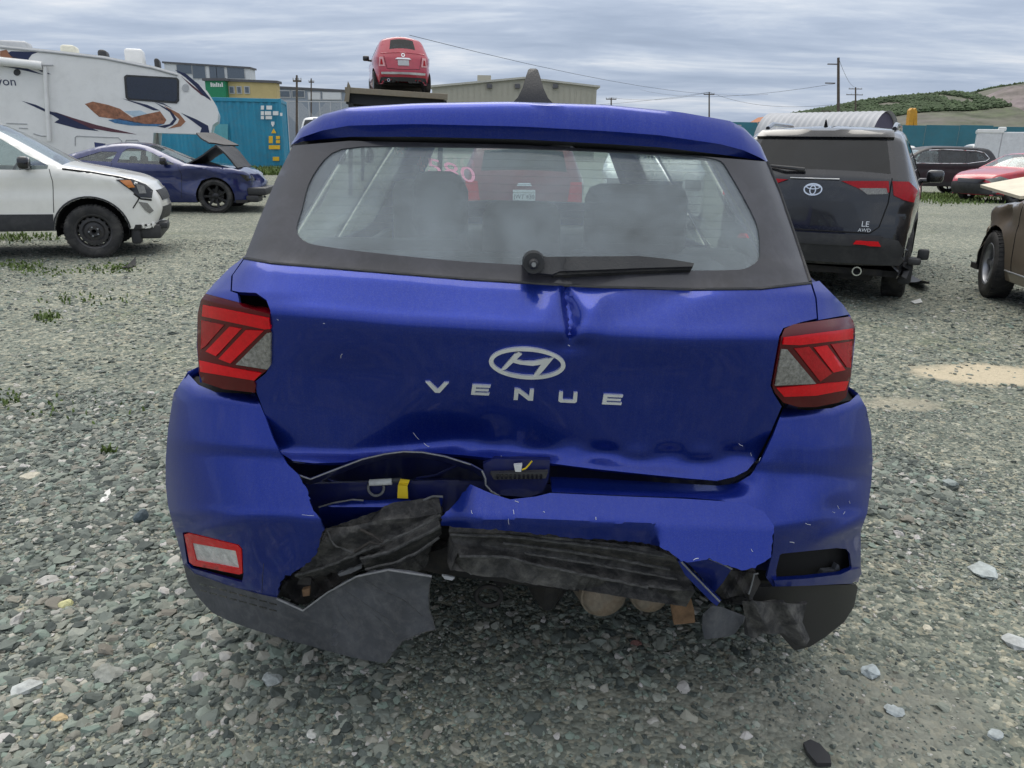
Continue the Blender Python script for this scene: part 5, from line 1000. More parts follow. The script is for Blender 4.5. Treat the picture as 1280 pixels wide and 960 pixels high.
# raised deck with the small red car
M('deck_steel', (.23, .20, .15), .7, dirt=((.14, .09, .05), .5, 6)); M('deck_dark', (.02, .022, .026), .7)
FY = 21.0; dk = at_y(490, 113, FY); dz = dk.z; dkr = empty('steel_car_rack', (dk.x, FY, 0), R(6), 'dark steel rack with tan edges holding up the red car', 'rack'); dkr.rotation_euler[1] = R(2.5)
MB().box((-1.25, .0, dz - .06), (1.25, 3.9, dz - .01)).build('deck', 'deck_steel', dkr)
for y_ in (-.06, 3.9): MB().box((-1.3, y_, dz - .14), (1.3, y_ + .06, dz), .01).build('edge_beam', 'deck_steel', dkr)
for x_ in (-1.28, 1.2): MB().box((x_, 0, dz - .4), (x_ + .08, 3.9, dz - .15), .01).build('side_beam', 'deck_dark', dkr)
for y_ in (.15, 1.3, 2.5, 3.6): MB().box((-1.2, y_, dz - .38), (1.2, y_ + .1, dz - .07)).build('cross_beam', 'deck_dark', dkr)
for x_ in (-1.22, 1.12):
    for y_ in (.02, 3.75): MB().box((x_, y_, -.1), (x_ + .1, y_ + .1, dz - .39)).build('post', 'deck_dark', dkr)
MB().prism([(-1.32, dz - .35), (-1.2, dz - .35), (-1.16, dz + .02), (-1.22, dz + .14)], -.08, -.02).build('end_bracket', 'deck_steel', dkr)
# poles and wires
M('pole_wood', (.10, .08, .065), .85, var=.3, vscale=4); M('wire_black', (.03, .03, .032), .5)
def pole(u, vt, vb, Y, r, label, arms=(), lean_u=0.):
    top = at_y(u, vt, Y); base = at_y(u - lean_u, vb, Y); d = (top - base); k = (base.z - gh(base.x, Y)) / d.z; g = base - d * k
    rt = empty('utility_pole', g, 0, label, 'utility pole'); MB().tube([(0, 0, 0), tuple((top - g) * .5), tuple(top - g)], [r, r * .85, r * .7], 9).build('pole_shaft', 'pole_wood', rt, 60)
    for dv, hw in arms: p = top - g; MB().box((p.x - hw, p.y - .06, p.z - dv - .06), (p.x + hw, p.y + .06, p.z - dv + .06)).build('cross_arm', 'pole_wood', rt)
    for dv, hw in arms:
        for e in (-1, -.4, .4, 1): p = top - g; MB().tube([(p.x + e * hw * .95, p.y, p.z - dv + .05), (p.x + e * hw * .95, p.y, p.z - dv + .22)], .045, 6).build('insulator', 'trim_grey', rt)
    return top
P1 = pole(1048, 72, 131, 75, .16, 'tall leaning wooden utility pole in front of the hill', [], 0); P2 = pole(1069.5, 109, 126, 150, .18, 'wooden utility pole with double cross arms on the hillside', [(.3, 1.2), (1.3, 1.5)]); P3 = pole(886.5, 115, 146, 110, .13, 'thin utility pole with short cross arm right of the antenna', [(.3, .7)]); P4 = pole(764, 122, 136, 110, .13, 'short utility pole with cross arm right of the warehouse', [(.2, .7)]); P5 = pole(371, 94, 140, 60, .10, 'pale slender pole behind the container', [(.4, .3)]); P6 = pole(389, 98, 120, 95, .10, 'small distant pole right of the slender pole above the container', [(.4, .3)])
for z_ in (.6, 2.2, 4.6): MB().box((-.9, -.05, 0), (0.0, .05, .09)).build('side_bracket', 'pole_wood', bpy.data.objects['utility_pole']).location = P1 - bpy.data.objects['utility_pole'].location - Vector((0, 0, z_))
def wire(a, b, sag, label, r=.018):
    a, b = Vector(a), Vector(b); return tag(MB().tube([a.lerp(b, t) - Vector((0, 0, sag * 4 * t * (1 - t))) for t in np.linspace(0, 1, 14)], r, 4).build('overhead_wire', 'wire_black'), label, 'wire', 'overhead wires')
wire(P1, P2, .6, 'overhead wire from the leaning pole to the double-arm pole'); wire(P3, P1 - Vector((0, 0, 4)), .8, 'overhead wire between the thin pole and the leaning pole'); wire(P4, P3, .6, 'overhead wire between the two poles right of the warehouse')
wire(at_y(512, 44, 40), at_y(960, 118, 110), 1.0, 'long overhead wire running from the raised red car to the right', .014); wire(at_y(560, 132, 90), P3, .8, 'low overhead wire behind the warehouse'); wire(P1 - Vector((0, 0, 2.2)), at_y(800, 112, 160), 1.2, 'overhead wire leaving the leaning pole to the left')
# teal hoarding
M('hoarding_teal', (.03, .16, .21), .6, var=.12, vscale=.8, dirt=((.10, .14, .15), .3, 2)); FYY = 58.
fa, fb = at_y(905, 163, FYY), at_y(1420, 158, FYY); fr = empty('hoarding', (fa.x, FYY, 0), 0, 'long teal hoarding fence behind the parked cars at right', 'fence'); k = 0; x_ = 0.
while x_ < fb.x - fa.x:
    o = MB().box((x_, 0, .2), (x_ + 2.36, .06, 3.35 + .04 * math.sin(k * 2.1))).build('panel', 'hoarding_teal', fr); MB().box((x_, -.03, 1.9), (x_ + 2.36, -.002, 1.98)).build('rail', 'hoarding_teal', fr); x_ += 2.4; k += 1
# chain-link fence in front of the depot
cf = empty('chain_link_fence', (at_y(345, 130, 70).x, 70, 0), 0, 'chain-link fence between the container and the raised red car', 'fence'); L0 = at_y(440, 130, 70).x - at_y(345, 130, 70).x; zt = at_y(390, 127, 70).z
for k in range(8): MB().tube([(k * L0 / 7, 0, 0), (k * L0 / 7, 0, zt)], .05, 6).build('post', 'trim_grey', cf)
MB().tube([(0, 0, zt), (L0, 0, zt)], .03, 6).build('top_rail', 'trim_grey', cf)
mb = MB()
for k in range(60):
    for e in (1, -1):
        x0 = k * L0 / 60; x1 = x0 + e * zt * .9; 
        if -.1 < x1 < L0 + .1: mb.tube([(x0, 0, .3), (x1, 0, zt)], .012, 3, False)
tag(mb.build('wire_mesh', 'trim_grey', cf), kind='stuff')
# silver arched hut
M('hut_silver', (.40, .41, .43), .55, metal=.0, var=.08, vscale=1); QY = 44.; qa = at_y(1012, 158, QY); qh = empty('arched_hut', (qa.x + .3, QY, 0), R(-46), 'silver corrugated arched hut rising behind the black crossover', 'hut'); qz = at_y(1045, 141, QY).z; rr_ = 1.85; zb = qz - rr_
V = []; F = []; NX, NA = 81, 20
for i in range(NX):
    rad = rr_ + .022 * math.cos(i * math.pi / 2)
    for j in range(NA + 1): a_ = math.pi * j / NA; V.append((-2.6 + 6.4 * i / (NX - 1), rad * math.cos(a_), zb + rad * math.sin(a_)))
F = [(i * (NA + 1) + j, i * (NA + 1) + j + 1, (i + 1) * (NA + 1) + j + 1, (i + 1) * (NA + 1) + j) for i in range(NX - 1) for j in range(NA)]; mk('roof', V, F, 'hut_silver', qh, 30)
MB().prism([(rr_ * .97 * math.cos(a_), zb + rr_ * .97 * math.sin(a_)) for a_ in np.linspace(0, math.pi, 18)], 3.55, 3.6, 'x').build('end_wall', M('hut_dark', (.07, .06, .10), .7), qh); MB().box((-2.5, -rr_ + .05, -.2), (3.5, rr_ - .05, zb)).build('base_wall', 'hut_silver', qh); MB().box((3.58, -1.0, 0), (3.66, 1.0, zb + .55)).build('door', 'hut_silver', qh)
# white box trailer, excavator, orange-roofed house
M('trailer_white', (.66, .67, .68), .4, coat=.2, dirt=((.4, .4, .38), .25, 3)); TY = 36.; ta, tb_ = at_y(1226, 163, TY), at_y(1254, 163, TY); tr = empty('box_trailer', (tb_.x, TY, 0), R(-28), 'white enclosed box trailer in front of the teal hoarding', 'trailer'); th_ = ta.z
MB().box((-.95, 0, .5), (0, 2.0, th_), .05).build('front_wall', 'trailer_white', tr); MB().box((.004, .02, .5), (4.2, 2.0, th_ - .05), .04).build('box', 'trailer_white', tr); MB().box((-1.0, -.03, th_ - .10), (.05, 2.05, th_ + .06), .03).build('roof_edge', 'camper_white', tr); MB().lathe([(.2, .1), (.33, .1), (.34, 0), (.33, -.1), (.2, -.1)], 20, c=(2.2, .05, .34)).build('wheel', 'rubber', tr, 40); MB().box((-.2, -.02, th_ - .02), (.12, .25, th_ + .16), .05).build('roof_cap', 'camper_white', tr)
M('machine_yellow', (.60, .30, .02), .45, dirt=((.25, .15, .06), .3, 3)); EY = 64.; e0 = at_y(1139, 170, EY); ex = empty('excavator', (e0.x, EY, 0), 0, 'yellow excavator boom sticking up behind the teal hoarding', 'excavator')
def eb(name, pts, w2): return MB().prism([(p.x - e0.x, p.z) for p in (at_y(u, v, EY) for u, v in pts)], -w2, w2).build(name, 'machine_yellow', ex)
eb('boom', [(1133, 165), (1136, 138), (1139, 135), (1141, 138), (1139, 165)], .25); eb('stick', [(1140.5, 165), (1141, 137), (1143.5, 135), (1145, 140), (1145, 165)], .2); MB().box((-1.5, -1, 1.0), (2.2, 1.2, 2.2), .1).build('house', 'machine_yellow', ex); MB().box((-1.8, -1.4, 0.15), (2.2, -.8, .95), .3).build('track', 'rubber', ex); MB().box((-1.8, .8, .15), (2.2, 1.4, .95), .3).build('track', 'rubber', ex)
HY = 170.; h0 = at_y(962, 156, HY); hr = empty('gabled_house', (h0.x, HY, 0), 0, 'small far house with an orange gable roof at the foot of the hill', 'house'); hx = at_y(978, 156, HY).x - h0.x; hz_ = at_y(962, 145, HY).z; hb = at_y(962, 155, HY).z
MB().prism([(-hx, -1), (hx, -1), (hx, hb), (0, hz_ - .3), (-hx, hb)], 0, 8).build('wall', 'mustard_wall', hr)
for e in (-1, 1): MB().prism([(e * (hx + .5), hb - .35), (0, hz_), (0, hz_ - .35), (e * (hx + .5), hb - .7)], -.6, 8.6).build('roof', 'roof_orange', hr)
for e in (-.4, .4): MB().box((e * hx - .5, -.08, hb - 2), (e * hx + .5, .1, hb - .8)).build('window', 'office_dark', hr)
# ------------------------------------------------------------------ the other cars
M('paint_white', (.84, .83, .78), .3, coat=1, var=.03, dirt=((.55, .53, .46), .22, 7)); M('paint_maroon', (.19, .035, .045), .35, coat=.6); M('paint_navy', (.004, .014, .10), .28, metal=.3, coat=1, var=.08, dirt=((.1, .1, .14), .25, 9)); M('paint_black', (.011, .012, .016), .25, metal=.3, coat=1, var=.1, dirt=((.09, .09, .095), .16, 8)); M('paint_red', (.42, .014, .042), .3, coat=1, var=.06, dirt=((.3, .1, .1), .2, 6)); M('paint_crimson', (.5, .012, .03), .3, coat=1); M('paint_bronze', (.25, .20, .15), .35, metal=.35, coat=1, var=.08, dirt=((.25, .21, .16), .3, 8)); M('paint_silver', (.55, .56, .57), .3, metal=.6, coat=.8); M('paint_dark', (.016, .017, .021), .45, coat=.15, var=.1, dirt=((.08, .08, .085), .3, 8)); M('cladding', (.03, .031, .035), .6, bump=.15, bscale=200, dirt=((.12, .12, .115), .35, 7))
def rot2(x, y, a): return Vector((x * math.cos(a) - y * math.sin(a), x * math.sin(a) + y * math.cos(a), 0))
def root_from(u, v, lx, ly, head):
    p = gpoint(u, v); r = p - rot2(lx, ly, head); return (r.x, r.y, float(gh(p.x, p.y)))
def basic(c, wheels='twin', nsp=5, mat='alloy_dark', rim=.66, sides=(1, -1), skipw=()):
    for i, ax in enumerate(c.axles):
        for sd_ in sides:
            if (i, sd_) not in skipw: c.wheel(ax, sd_, wheels, nsp, mat=mat, rim=rim)
# white crossover, front end crumpled
h = R(19); E_S = [(-2.02, .36), (-2.06, .75), (-1.95, 1.15), (-1.72, 1.52), (-1.2, 1.63), (-.2, 1.65), (.22, 1.58), (.98, 1.14), (.98, 1.14), (1.25, 1.09), (1.75, .99), (1.94, .90), (1.94, .90), (2.03, .74), (2.05, .55), (1.98, .36)]
eco = Car('white_crossover', root_from(122, 322, 1.24, -.80, h), h, 'white crossover with crumpled nose and black steel wheel at far left', 'car', E_S, .885, .64, 1.06, 4.1, (-1.28, 1.24), .335, 'paint_white',
          windows=[[(-1.75, 1.18), (-1.1, 1.12), (-1.1, 1.48), (-1.55, 1.46)], [(-1.0, 1.12), (-.22, 1.10), (-.22, 1.53), (-1.0, 1.50)], [(-.12, 1.10), (.84, 1.10), (.62, 1.27), (.25, 1.50), (-.12, 1.53)]], topwin=[(.24, .97, 1.15, .9), (-1.95, -1.7, 1.15, .85)], sill=.36, tap=(.20, .12), arch=.085,
          dents=[((2.05, -.4, .45), (.3, .5, .18), (-.04, .02, -.01), .03)])
for i, ax in enumerate(eco.axles):
    for sd_ in (1, -1): eco.wheel(ax, sd_, 'steel', mat='steel_wheel', rim=.64, steer=R(6) if i else 0)
eco.panel('sill_cladding', [(-.86, .34), (.80, .34), (.83, .56), (-.86, .57)], 'right', 'cladding', .012)
def arch_ring(c, ax, side, w_=.055, mat='cladding', a0=-.05, a1=3.2):
    Ra = c.Rw + c.arch; ang = np.linspace(a0, a1, 22); poly = [(ax + (Ra + w_) * math.cos(a), c.Rw + (Ra + w_) * math.sin(a)) for a in ang] + [(ax + (Ra + .002) * math.cos(a), c.Rw + (Ra + .002) * math.sin(a)) for a in ang[::-1]]
    return c.panel('arch_trim', poly, side, mat, .012, step=.06)
arch_ring(eco, 1.24, 'right', .022); eco.mirror(.62, -1, 'black_gloss', 1.12); eco.mirror(.62, 1, 'black_gloss', 1.12)
eco.line('door_seam', [(.86, 1.10), (.88, .95), (.84, .58)], 'right', 'dark_void'); eco.line('door_seam', [(-.18, 1.08), (-.2, .58)], 'right', 'dark_void'); eco.line('bonnet_gap', [(1.0, 1.10), (1.3, 1.06), (1.62, 1.00), (1.74, .965)], 'right', 'dark_void', .014); eco.line('bumper_seam', [(1.86, .83), (1.80, .72), (1.73, .62)], 'right', 'dark_void', .008)
hl = eco.panel('headlight', [(1.58, .975), (1.75, .975), (1.90, .905), (1.97, .83), (1.955, .74), (1.82, .755), (1.70, .87)], 'right', 'black_gloss', .012, .03); eco.panel('headlight_lens', [(1.79, .925), (1.88, .89), (1.90, .80), (1.82, .80)], 'right', 'lens_clear', .02, .01, parent=hl); eco.panel('indicator', [(1.62, .965), (1.74, .962), (1.78, .88), (1.71, .875)], 'right', 'lens_amber', .02, .01, parent=hl)
eco.panel('fog_lamp', [(1.80, .70), (1.90, .68), (1.96, .58), (1.91, .545), (1.86, .59)], 'right', 'lens_clear', .010, .02)
eco.panel('grille', [(-.5, .70), (.5, .70), (.55, .83), (-.55, .83)], 'front', 'black_plastic', .01, .02); eco.panel('lower_grille', [(-.6, .45), (.6, .45), (.55, .62), (-.55, .62)], 'front', 'black_plastic', .01, .02)
b = MB(); b.box((1.70, -.74, .22), (2.02, .6, .40), .03); b.box((1.66, -.78, .16), (1.78, -.6, .38), .03); b.box((1.98, -.66, .34), (2.10, -.3, .42), .02); ob = b.build('lower_bumper', 'black_plastic', eco.root, 40)
for k in range(5): eco.panel('splinter', [(1.80 + k * .06, .41), (1.84 + k * .06, .42), (1.82 + k * .06, .36 - .02 * (k % 3))], 'right', 'paint_white', .02, .004, step=.04)
eco.line('bumper_gap', [(1.76, .80), (1.83, .735), (1.95, .715)], 'right', 'dark_void', .012)
eco.line('bumper_gap', [(1.78, .395), (1.90, .405), (2.0, .42)], 'right', 'dark_void', .012)
eco.panel('door_handle', [(-.02, .985), (.18, .99), (.18, 1.02), (-.02, 1.015)], 'right', 'paint_white', .02, .02, .03)
for k in range(5): MB().tube([(0, .10, 0), (0, .125, 0)], .011, 6).build('wheel_nut', 'alloy_grey', [q for q in eco.root.children if q.name.startswith('wheel') and q.location.x > 1 and q.location.y < 0][0]).location = (.057 * math.cos(k * 1.257), -.04, .057 * math.sin(k * 1.257))
# blue coupe, bonnet folded up
h = R(7); M_S = [(-2.30, .38), (-2.38, .72), (-2.30, .98), (-2.30, .98), (-1.95, 1.04), (-1.45, 1.14), (-.75, 1.34), (-.25, 1.385), (.15, 1.33), (.92, 1.0), (.92, 1.0), (1.3, .98), (1.95, .90), (2.25, .78), (2.25, .78), (2.36, .62), (2.36, .45), (2.25, .28)]
mus = Car('blue_coupe', root_from(272, 266, 1.50, -.86, h), h, 'dark blue coupe with its bonnet buckled up beside the container', 'car', M_S, .95, .60, .93, 4.78, (-1.22, 1.50), .345, 'paint_navy',
          windows=[[(-1.25, 1.05), (-.52, 1.02), (-.42, 1.22), (-.75, 1.22)], [(-.40, 1.01), (.72, .98), (.50, 1.09), (.15, 1.25), (-.25, 1.28)]], topwin=[(.14, .92, 1.02, .88), (-1.9, -.78, 1.06, .8)], sill=.22, tap=(.30, .12), arch=.05,
          dents=[((1.15, -.95, .65), (.45, .3, .35), (0, .10, 0), .06), ((2.2, -.6, .6), (.5, .6, .5), (-.16, .08, 0), .10), ((2.2, .4, .6), (.4, .6, .5), (-.1, 0, 0), .08)])
basic(mus, 'twin', 7, 'alloy_dark', .74)
mus.mirror(.55, -1, 'black_gloss', 1.0); mus.line('door_seam', [(.80, .98), (.86, .8), (.82, .30)], 'right', 'dark_void'); mus.line('door_seam', [(-.50, 1.0), (-.55, .7), (-.45, .30)], 'right', 'dark_void')
for nm, mt, tri in (('bonnet', 'black_plastic', [(.95, -.80, 1.01), (.95, .80, 1.01), (1.62, .72, 1.36), (1.58, -.74, 1.36)]), ('bonnet', 'black_plastic', [(1.56, -.74, 1.365), (1.62, .72, 1.365), (2.0, .66, .94), (1.98, -.70, .94)]), ('bonnet_liner', 'black_plastic', [(1.30, -.2, 1.42), (1.70, .75, 1.38), (1.2, .8, 1.66), (.95, .2, 1.62)])):
    v = np.array(tri, float); P = []; 
    for i in range(7):
        for j in range(7): q = v[0] * (1 - i / 6) * (1 - j / 6) + v[3] * (i / 6) * (1 - j / 6) + v[2] * (i / 6) * (j / 6) + v[1] * (1 - i / 6) * (j / 6); nz = noise.noise_vector(Vector(q) * 2.2) * .05; P.append(q + np.array(nz))
    tri_ = np.array([t for i in range(6) for j in range(6) for t in ((i * 7 + j, i * 7 + j + 1, i * 7 + j + 8), (i * 7 + j, i * 7 + j + 8, i * 7 + j + 7))]); vv_, ff_ = solid(P, tri_, .03, (0, 0, 1)); mk(nm, vv_, ff_, mt, mus.root, 30)
MB().box((1.0, -.75, .55), (2.0, .75, .86), .05).build('engine', 'underbody', mus.root); MB().box((2.12, -.75, .36), (2.52, .5, .52), .04).build('bumper_beam', 'black_plastic', mus.root, 40); MB().box((2.1, -.8, .22), (2.36, -.3, .36), .03).build('lower_bumper', 'black_plastic', mus.root, 40)
mus.panel('headlight', [(2.02, .80), (2.2, .76), (2.26, .66), (2.12, .66)], 'right', 'black_gloss', .01, .03); fin2 = MB().prism([(-1.12, 1.16), (-.94, 1.30), (-.90, 1.375), (-1.12, 1.40)], -.02, .02).build('roof_fin', 'paint_navy', mus.root)
# black crossover on the right, rear view
h = R(63); R_S = [(-2.2, .42), (-2.27, .62), (-2.27, .62), (-2.26, .80), (-2.22, 1.20), (-2.22, 1.20), (-2.16, 1.30), (-1.98, 1.59), (-1.98, 1.59), (-1.75, 1.645), (-.6, 1.69), (.2, 1.66), (.6, 1.56), (1.15, 1.14), (1.15, 1.14), (1.5, 1.08), (2.05, .98), (2.25, .82), (2.3, .5), (2.2, .3)]
rav = Car('black_crossover', root_from(1116, 370, -1.36, -.82, h), h, 'black crossover seen from behind, parked right of the blue hatchback', 'car', R_S, .925, .66, 1.08, 4.6, (-1.36, 1.33), .36, 'paint_black',
          windows=[[(-1.75, 1.20), (-1.25, 1.13), (-1.25, 1.50), (-1.6, 1.48)], [(-1.15, 1.13), (-.2, 1.11), (-.2, 1.55), (-1.15, 1.52)], [(-.1, 1.11), (.95, 1.10), (.7, 1.28), (.45, 1.5), (-.1, 1.55)]], topwin=[(-2.20, -2.0, 1.245, .90), (.62, 1.12, 1.16, .9)], tint='dark_glass', sill=.30, tap=(.18, .10), arch=.09, endcrown=.07,
          dents=[((-1.7, -.93, .55), (.55, .3, .4), (.05, .08, 0), .07)])
basic(rav, 'twin', 5, 'alloy_grey', .64)
rp_ = lambda *a, **k: rav.panel(*a, **k)
# local y is to the car's left, so its right side has negative y
rp_('lower_bumper', [(-.86, .32), (.86, .32), (.90, .50), (.80, .66), (.62, .70), (.45, .62), (-.45, .62), (-.62, .70), (-.80, .66), (-.90, .50)], 'rear', 'cladding', .02, .03)
rp_('bumper_band', [(-.62, .60), (.62, .60), (.66, .70), (-.66, .70)], 'rear', 'cladding', .03, .02)
for e in (1, -1):
    L_ = [(e * .24, 1.185), (e * .64, 1.195), (e * .66, 1.095), (e * .48, 1.075), (e * .40, 1.12)]; tl = rp_('tail_light', L_, 'rear', 'lens_red', .02, .03); rp_('reversing_lens', [(e * .40, 1.125), (e * .63, 1.13), (e * .65, 1.08), (e * .48, 1.07)], 'rear', 'lens_clear', .028, .01, parent=tl)
    rp_('tail_light', [(e * .67, 1.195), (e * .80, 1.19), (e * .88, 1.11), (e * .865, 1.01), (e * .79, 1.03), (e * .70, 1.07)], 'rear', 'lens_red', .02, .03); rp_('reflector', [(e * .42, .615), (e * .66, .615), (e * .63, .65), (e * .44, .65)], 'rear', 'lens_red_bright', .05, .01)
    rav.line('tailgate_seam', [(e * .665, 1.22), (e * .665, 1.0), (e * .62, .78), (e * .55, .72)], 'rear', 'dark_void', .006); MB().tube([(-1.6, e * .60, 1.67), (-1.3, e * .6, 1.72), (.0, e * .6, 1.74), (.3, e * .6, 1.69)], .022, 8).build('roof_rail', 'paint_black', rav.root, 60)
rp_('tailgate_recess', [(-.50, .76), (.50, .76), (.36, 1.0), (-.36, 1.0)], 'rear', 'black_gloss', .004, .004); rav.line('tailgate_seam', [(-.55, .72), (.55, .72)], 'rear', 'dark_void', .008); rav.line('chrome_strip', [(-.22, 1.20), (.22, 1.20)], 'rear', 'paint_silver', .006, .02)
rp_('spoiler', [(-.62, 1.575), (.62, 1.575), (.60, 1.63), (-.60, 1.63)], 'rear', 'paint_black', .03, .03)
def ring(c, name, cy, cz, ry, rz, w_, face, mat, parent=None, off=.02):
    a = np.linspace(0, 2 * math.pi, 24, endpoint=False); return c.panel(name, [(cy + ry * math.cos(t), cz + rz * math.sin(t)) for t in a], face, mat, off, .008, .03, holes=[[(cy + (ry - w_) * math.cos(t), cz + (rz - w_) * math.sin(t)) for t in a]], parent=parent)
bg_ = ring(rav, 'badge', 0, 1.10, .085, .058, .012, 'rear', 'chrome'); ring(rav, 'badge_ring', 0, 1.095, .03, .045, .010, 'rear', 'chrome', bg_, .024); ring(rav, 'badge_ring', 0, 1.122, .062, .022, .009, 'rear', 'chrome', bg_, .028)
rav.text('lettering', 'LE', .07, (-.50, .80), 'rear', 'badge_chrome', -1, .02); rav.text('lettering', 'AWD', .045, (-.50, .745), 'rear', 'badge_chrome', -1, .02)
wv = rav.proj([(.1, 1.27), (.45, 1.30)], 'rear', .03); MB().tube([tuple(wv[0]), tuple((wv[0] + wv[1]) / 2 + [-.03, 0, 0]), tuple(wv[1])], [.02, .018, .01], 7).build('wiper', 'black_plastic', rav.root, 50)
o_ = MB().lathe([(.034, 0), (.045, 0), (.045, .2), (.034, .2), (.034, .02)], 18, 'x').build('tail_pipe', 'chrome', rav.root, 40); o_.location = (-2.18, -.48, .34); MB().box((-2.0, -.62, .22), (-1.4, -.3, .36), .04).build('muffler', 'underbody', rav.root); MB().box((-2.1, -.7, .30), (2.0, .7, .36)).build('floor_shield', 'underbody', rav.root)
MB().tube([(-1.4, .05, 1.66), (-1.45, .05, 1.70), (-1.5, .05, 1.76)], [.03, .02, .006], 8).build('antenna', 'black_gloss', rav.root, 50)
arch_ring(rav, -1.36, 'right', .06); b = MB(); b.box((-2.05, -1.02, .42), (-1.86, -.90, .48), .02); b.box((-1.92, -1.08, .46), (-1.84, -.98, .56), .02); b.box((-1.98, -.96, .22), (-1.80, -.84, .42), .03); b.build('torn_liner', 'black_plastic', rav.root, 30); rav.mirror(.75, -1, 'paint_black', 1.12)
rav.line('door_seam', [(-1.0, 1.1), (-1.02, .7), (-.92, .38)], 'right', 'dark_void'); rav.line('door_seam', [(-.15, 1.1), (-.15, .38)], 'right', 'dark_void')
# dark crossover side-on
def suv_sil(L, H, hb=1.1, nose=1.0): a = L / 2; return [(-a + .06, .40), (-a, .72), (-a + .05, 1.08), (-a + .3, H - .16), (-a + .55, H - .04), (-.5, H), (.1, H - .03), (.5, H - .15), (1.1, hb + .03), (1.1, hb + .03), (1.5, hb - .03), (a - .25, nose - .03), (a - .05, nose - .2), (a, .55), (a - .1, .32)]
SW = [[(-1.78, 1.22), (-1.15, 1.12), (-1.15, 1.50), (-1.5, 1.47)], [(-1.08, 1.12), (-.2, 1.10), (-.2, 1.54), (-1.08, 1.51)], [(-.1, 1.10), (.92, 1.10), (.7, 1.25), (.42, 1.46), (-.1, 1.53)]]
h = R(176); teq = Car('dark_crossover', root_from(1208, 244, -1.32, .82, h), h, 'black crossover parked side-on with chrome window line at right', 'car', suv_sil(4.65, 1.66), .92, .66, 1.08, 4.65, (-1.32, 1.38), .36, 'paint_dark', windows=SW, topwin=[(.5, 1.06, 1.12, .9), (-2.25, -2.0, 1.18, .85)], sill=.3, tint=['tinted_glass', 'tinted_glass', 'car_glass'], arch=.08); basic(teq, 'twin', 5)
teq.line('window_chrome', [(.95, 1.085), (-.2, 1.085), (-1.15, 1.10), (-1.75, 1.19), (-1.88, 1.28), (-1.7, 1.47), (-1.4, 1.535), (-.3, 1.565), (.2, 1.53)], 'left', 'chrome', .014); teq.mirror(.8, 1, 'paint_black', 1.1); teq.panel('tail_light', [(-2.33, 1.02), (-2.12, 1.05), (-2.05, 1.22), (-2.2, 1.30)], 'left', 'lens_red', .01, .02); teq.line('roof_rail', [(.1, 1.60), (-1.5, 1.585)], 'left', 'black_plastic', .02); teq.panel('sill_cladding', [(-.86, .30), (.9, .30), (.9, .46), (-.86, .46)], 'left', 'cladding')
for x_ in (-1.12, -.15, 1.0): teq.line('door_seam', [(x_, 1.08), (x_, .48)], 'left', 'dark_void')
# small red car on the rack
F_S = [(-1.72, .30), (-1.78, .55), (-1.70, .88), (-1.70, .88), (-1.60, 1.05), (-1.36, 1.38), (-1.30, 1.42), (-.9, 1.48), (-.2, 1.49), (.25, 1.42), (.85, 1.02), (.85, 1.02), (1.25, .92), (1.6, .74), (1.75, .5), (1.7, .28)]
h = R(103); fl = (dk.x - .02, FY + 1.75 + .25, dz + .01)
fia = Car('red_city_car', (dk.x - .12, FY + 2.0, dz - .01), h, 'small red city car raised on the steel rack', 'car', F_S, .81, .53, .90, 3.55, (-1.15, 1.15), .29, 'paint_red', windows=[[(-1.15, .98), (-.55, .95), (-.5, 1.32), (-1.0, 1.30)], [(-.45, .95), (.6, .94), (.45, 1.05), (.15, 1.28), (-.45, 1.34)]], topwin=[(.25, .83, 1.05, .88), (-1.57, -1.38, 1.08, .74)], tint='dark_glass', sill=.2, tap=(.22, .20), lt=(.8, .8), r=.15, endcrown=.10); basic(fia, 'twin', 5, 'alloy_grey')
fia.root.scale = (.93, .93, .93)
M('tail_pink', (.66, .33, .34), .3, coat=.5)
for e in (1, -1): tl = fia.panel('tail_light', [(e * .50, .66), (e * .66, .66), (e * .64, .90), (e * .54, .90)], 'rear', 'tail_pink', .015, .03); fia.panel('light_core', [(e * .55, .70), (e * .62, .70), (e * .61, .84), (e * .57, .84)], 'rear', 'lens_red', .024, .01, parent=tl)
fia.panel('bumper_bar', [(-.60, .455), (.60, .455), (.60, .51), (-.60, .51)], 'rear', 'paint_silver', .03, .02); fia.panel('lower_bumper', [(-.66, .22), (.66, .22), (.62, .38), (-.62, .38)], 'rear', 'black_plastic', .02, .03); fia.panel('number_plate', [(-.15, .68), (.15, .68), (.15, .82), (-.15, .82)], 'rear', 'trim_grey', .02, .008); fia.panel('tailgate_handle', [(-.22, .84), (.22, .84), (.16, .88), (-.16, .88)], 'rear', 'badge_chrome', .03, .02); ring(fia, 'badge', 0, .955, .05, .05, .02, 'rear', 'badge_chrome'); fia.line('tailgate_seam', [(-.52, .93), (-.45, .6), (0, .575), (.45, .6), (.52, .93)], 'rear', 'dark_void', .006); fia.line('tailgate_edge', [(-.6, 1.0), (0, 1.03), (.6, 1.0)], 'rear', 'paint_red', .012); fia.mirror(.5, 1, 'black_gloss', 1.0); fia.mirror(.5, -1, 'black_gloss', 1.0)
MB().lathe([(.03, 0), (.04, 0), (.04, .15), (.03, .15)], 12, 'x').build('tail_pipe', 'chrome', fia.root, 40).location = (-1.8, .42, .3)
MB().tube([(.2, -.1, 1.49), (.2, -.1, 1.66)], .04, 8).build('aerial_stub', 'black_plastic', fia.root, 50)
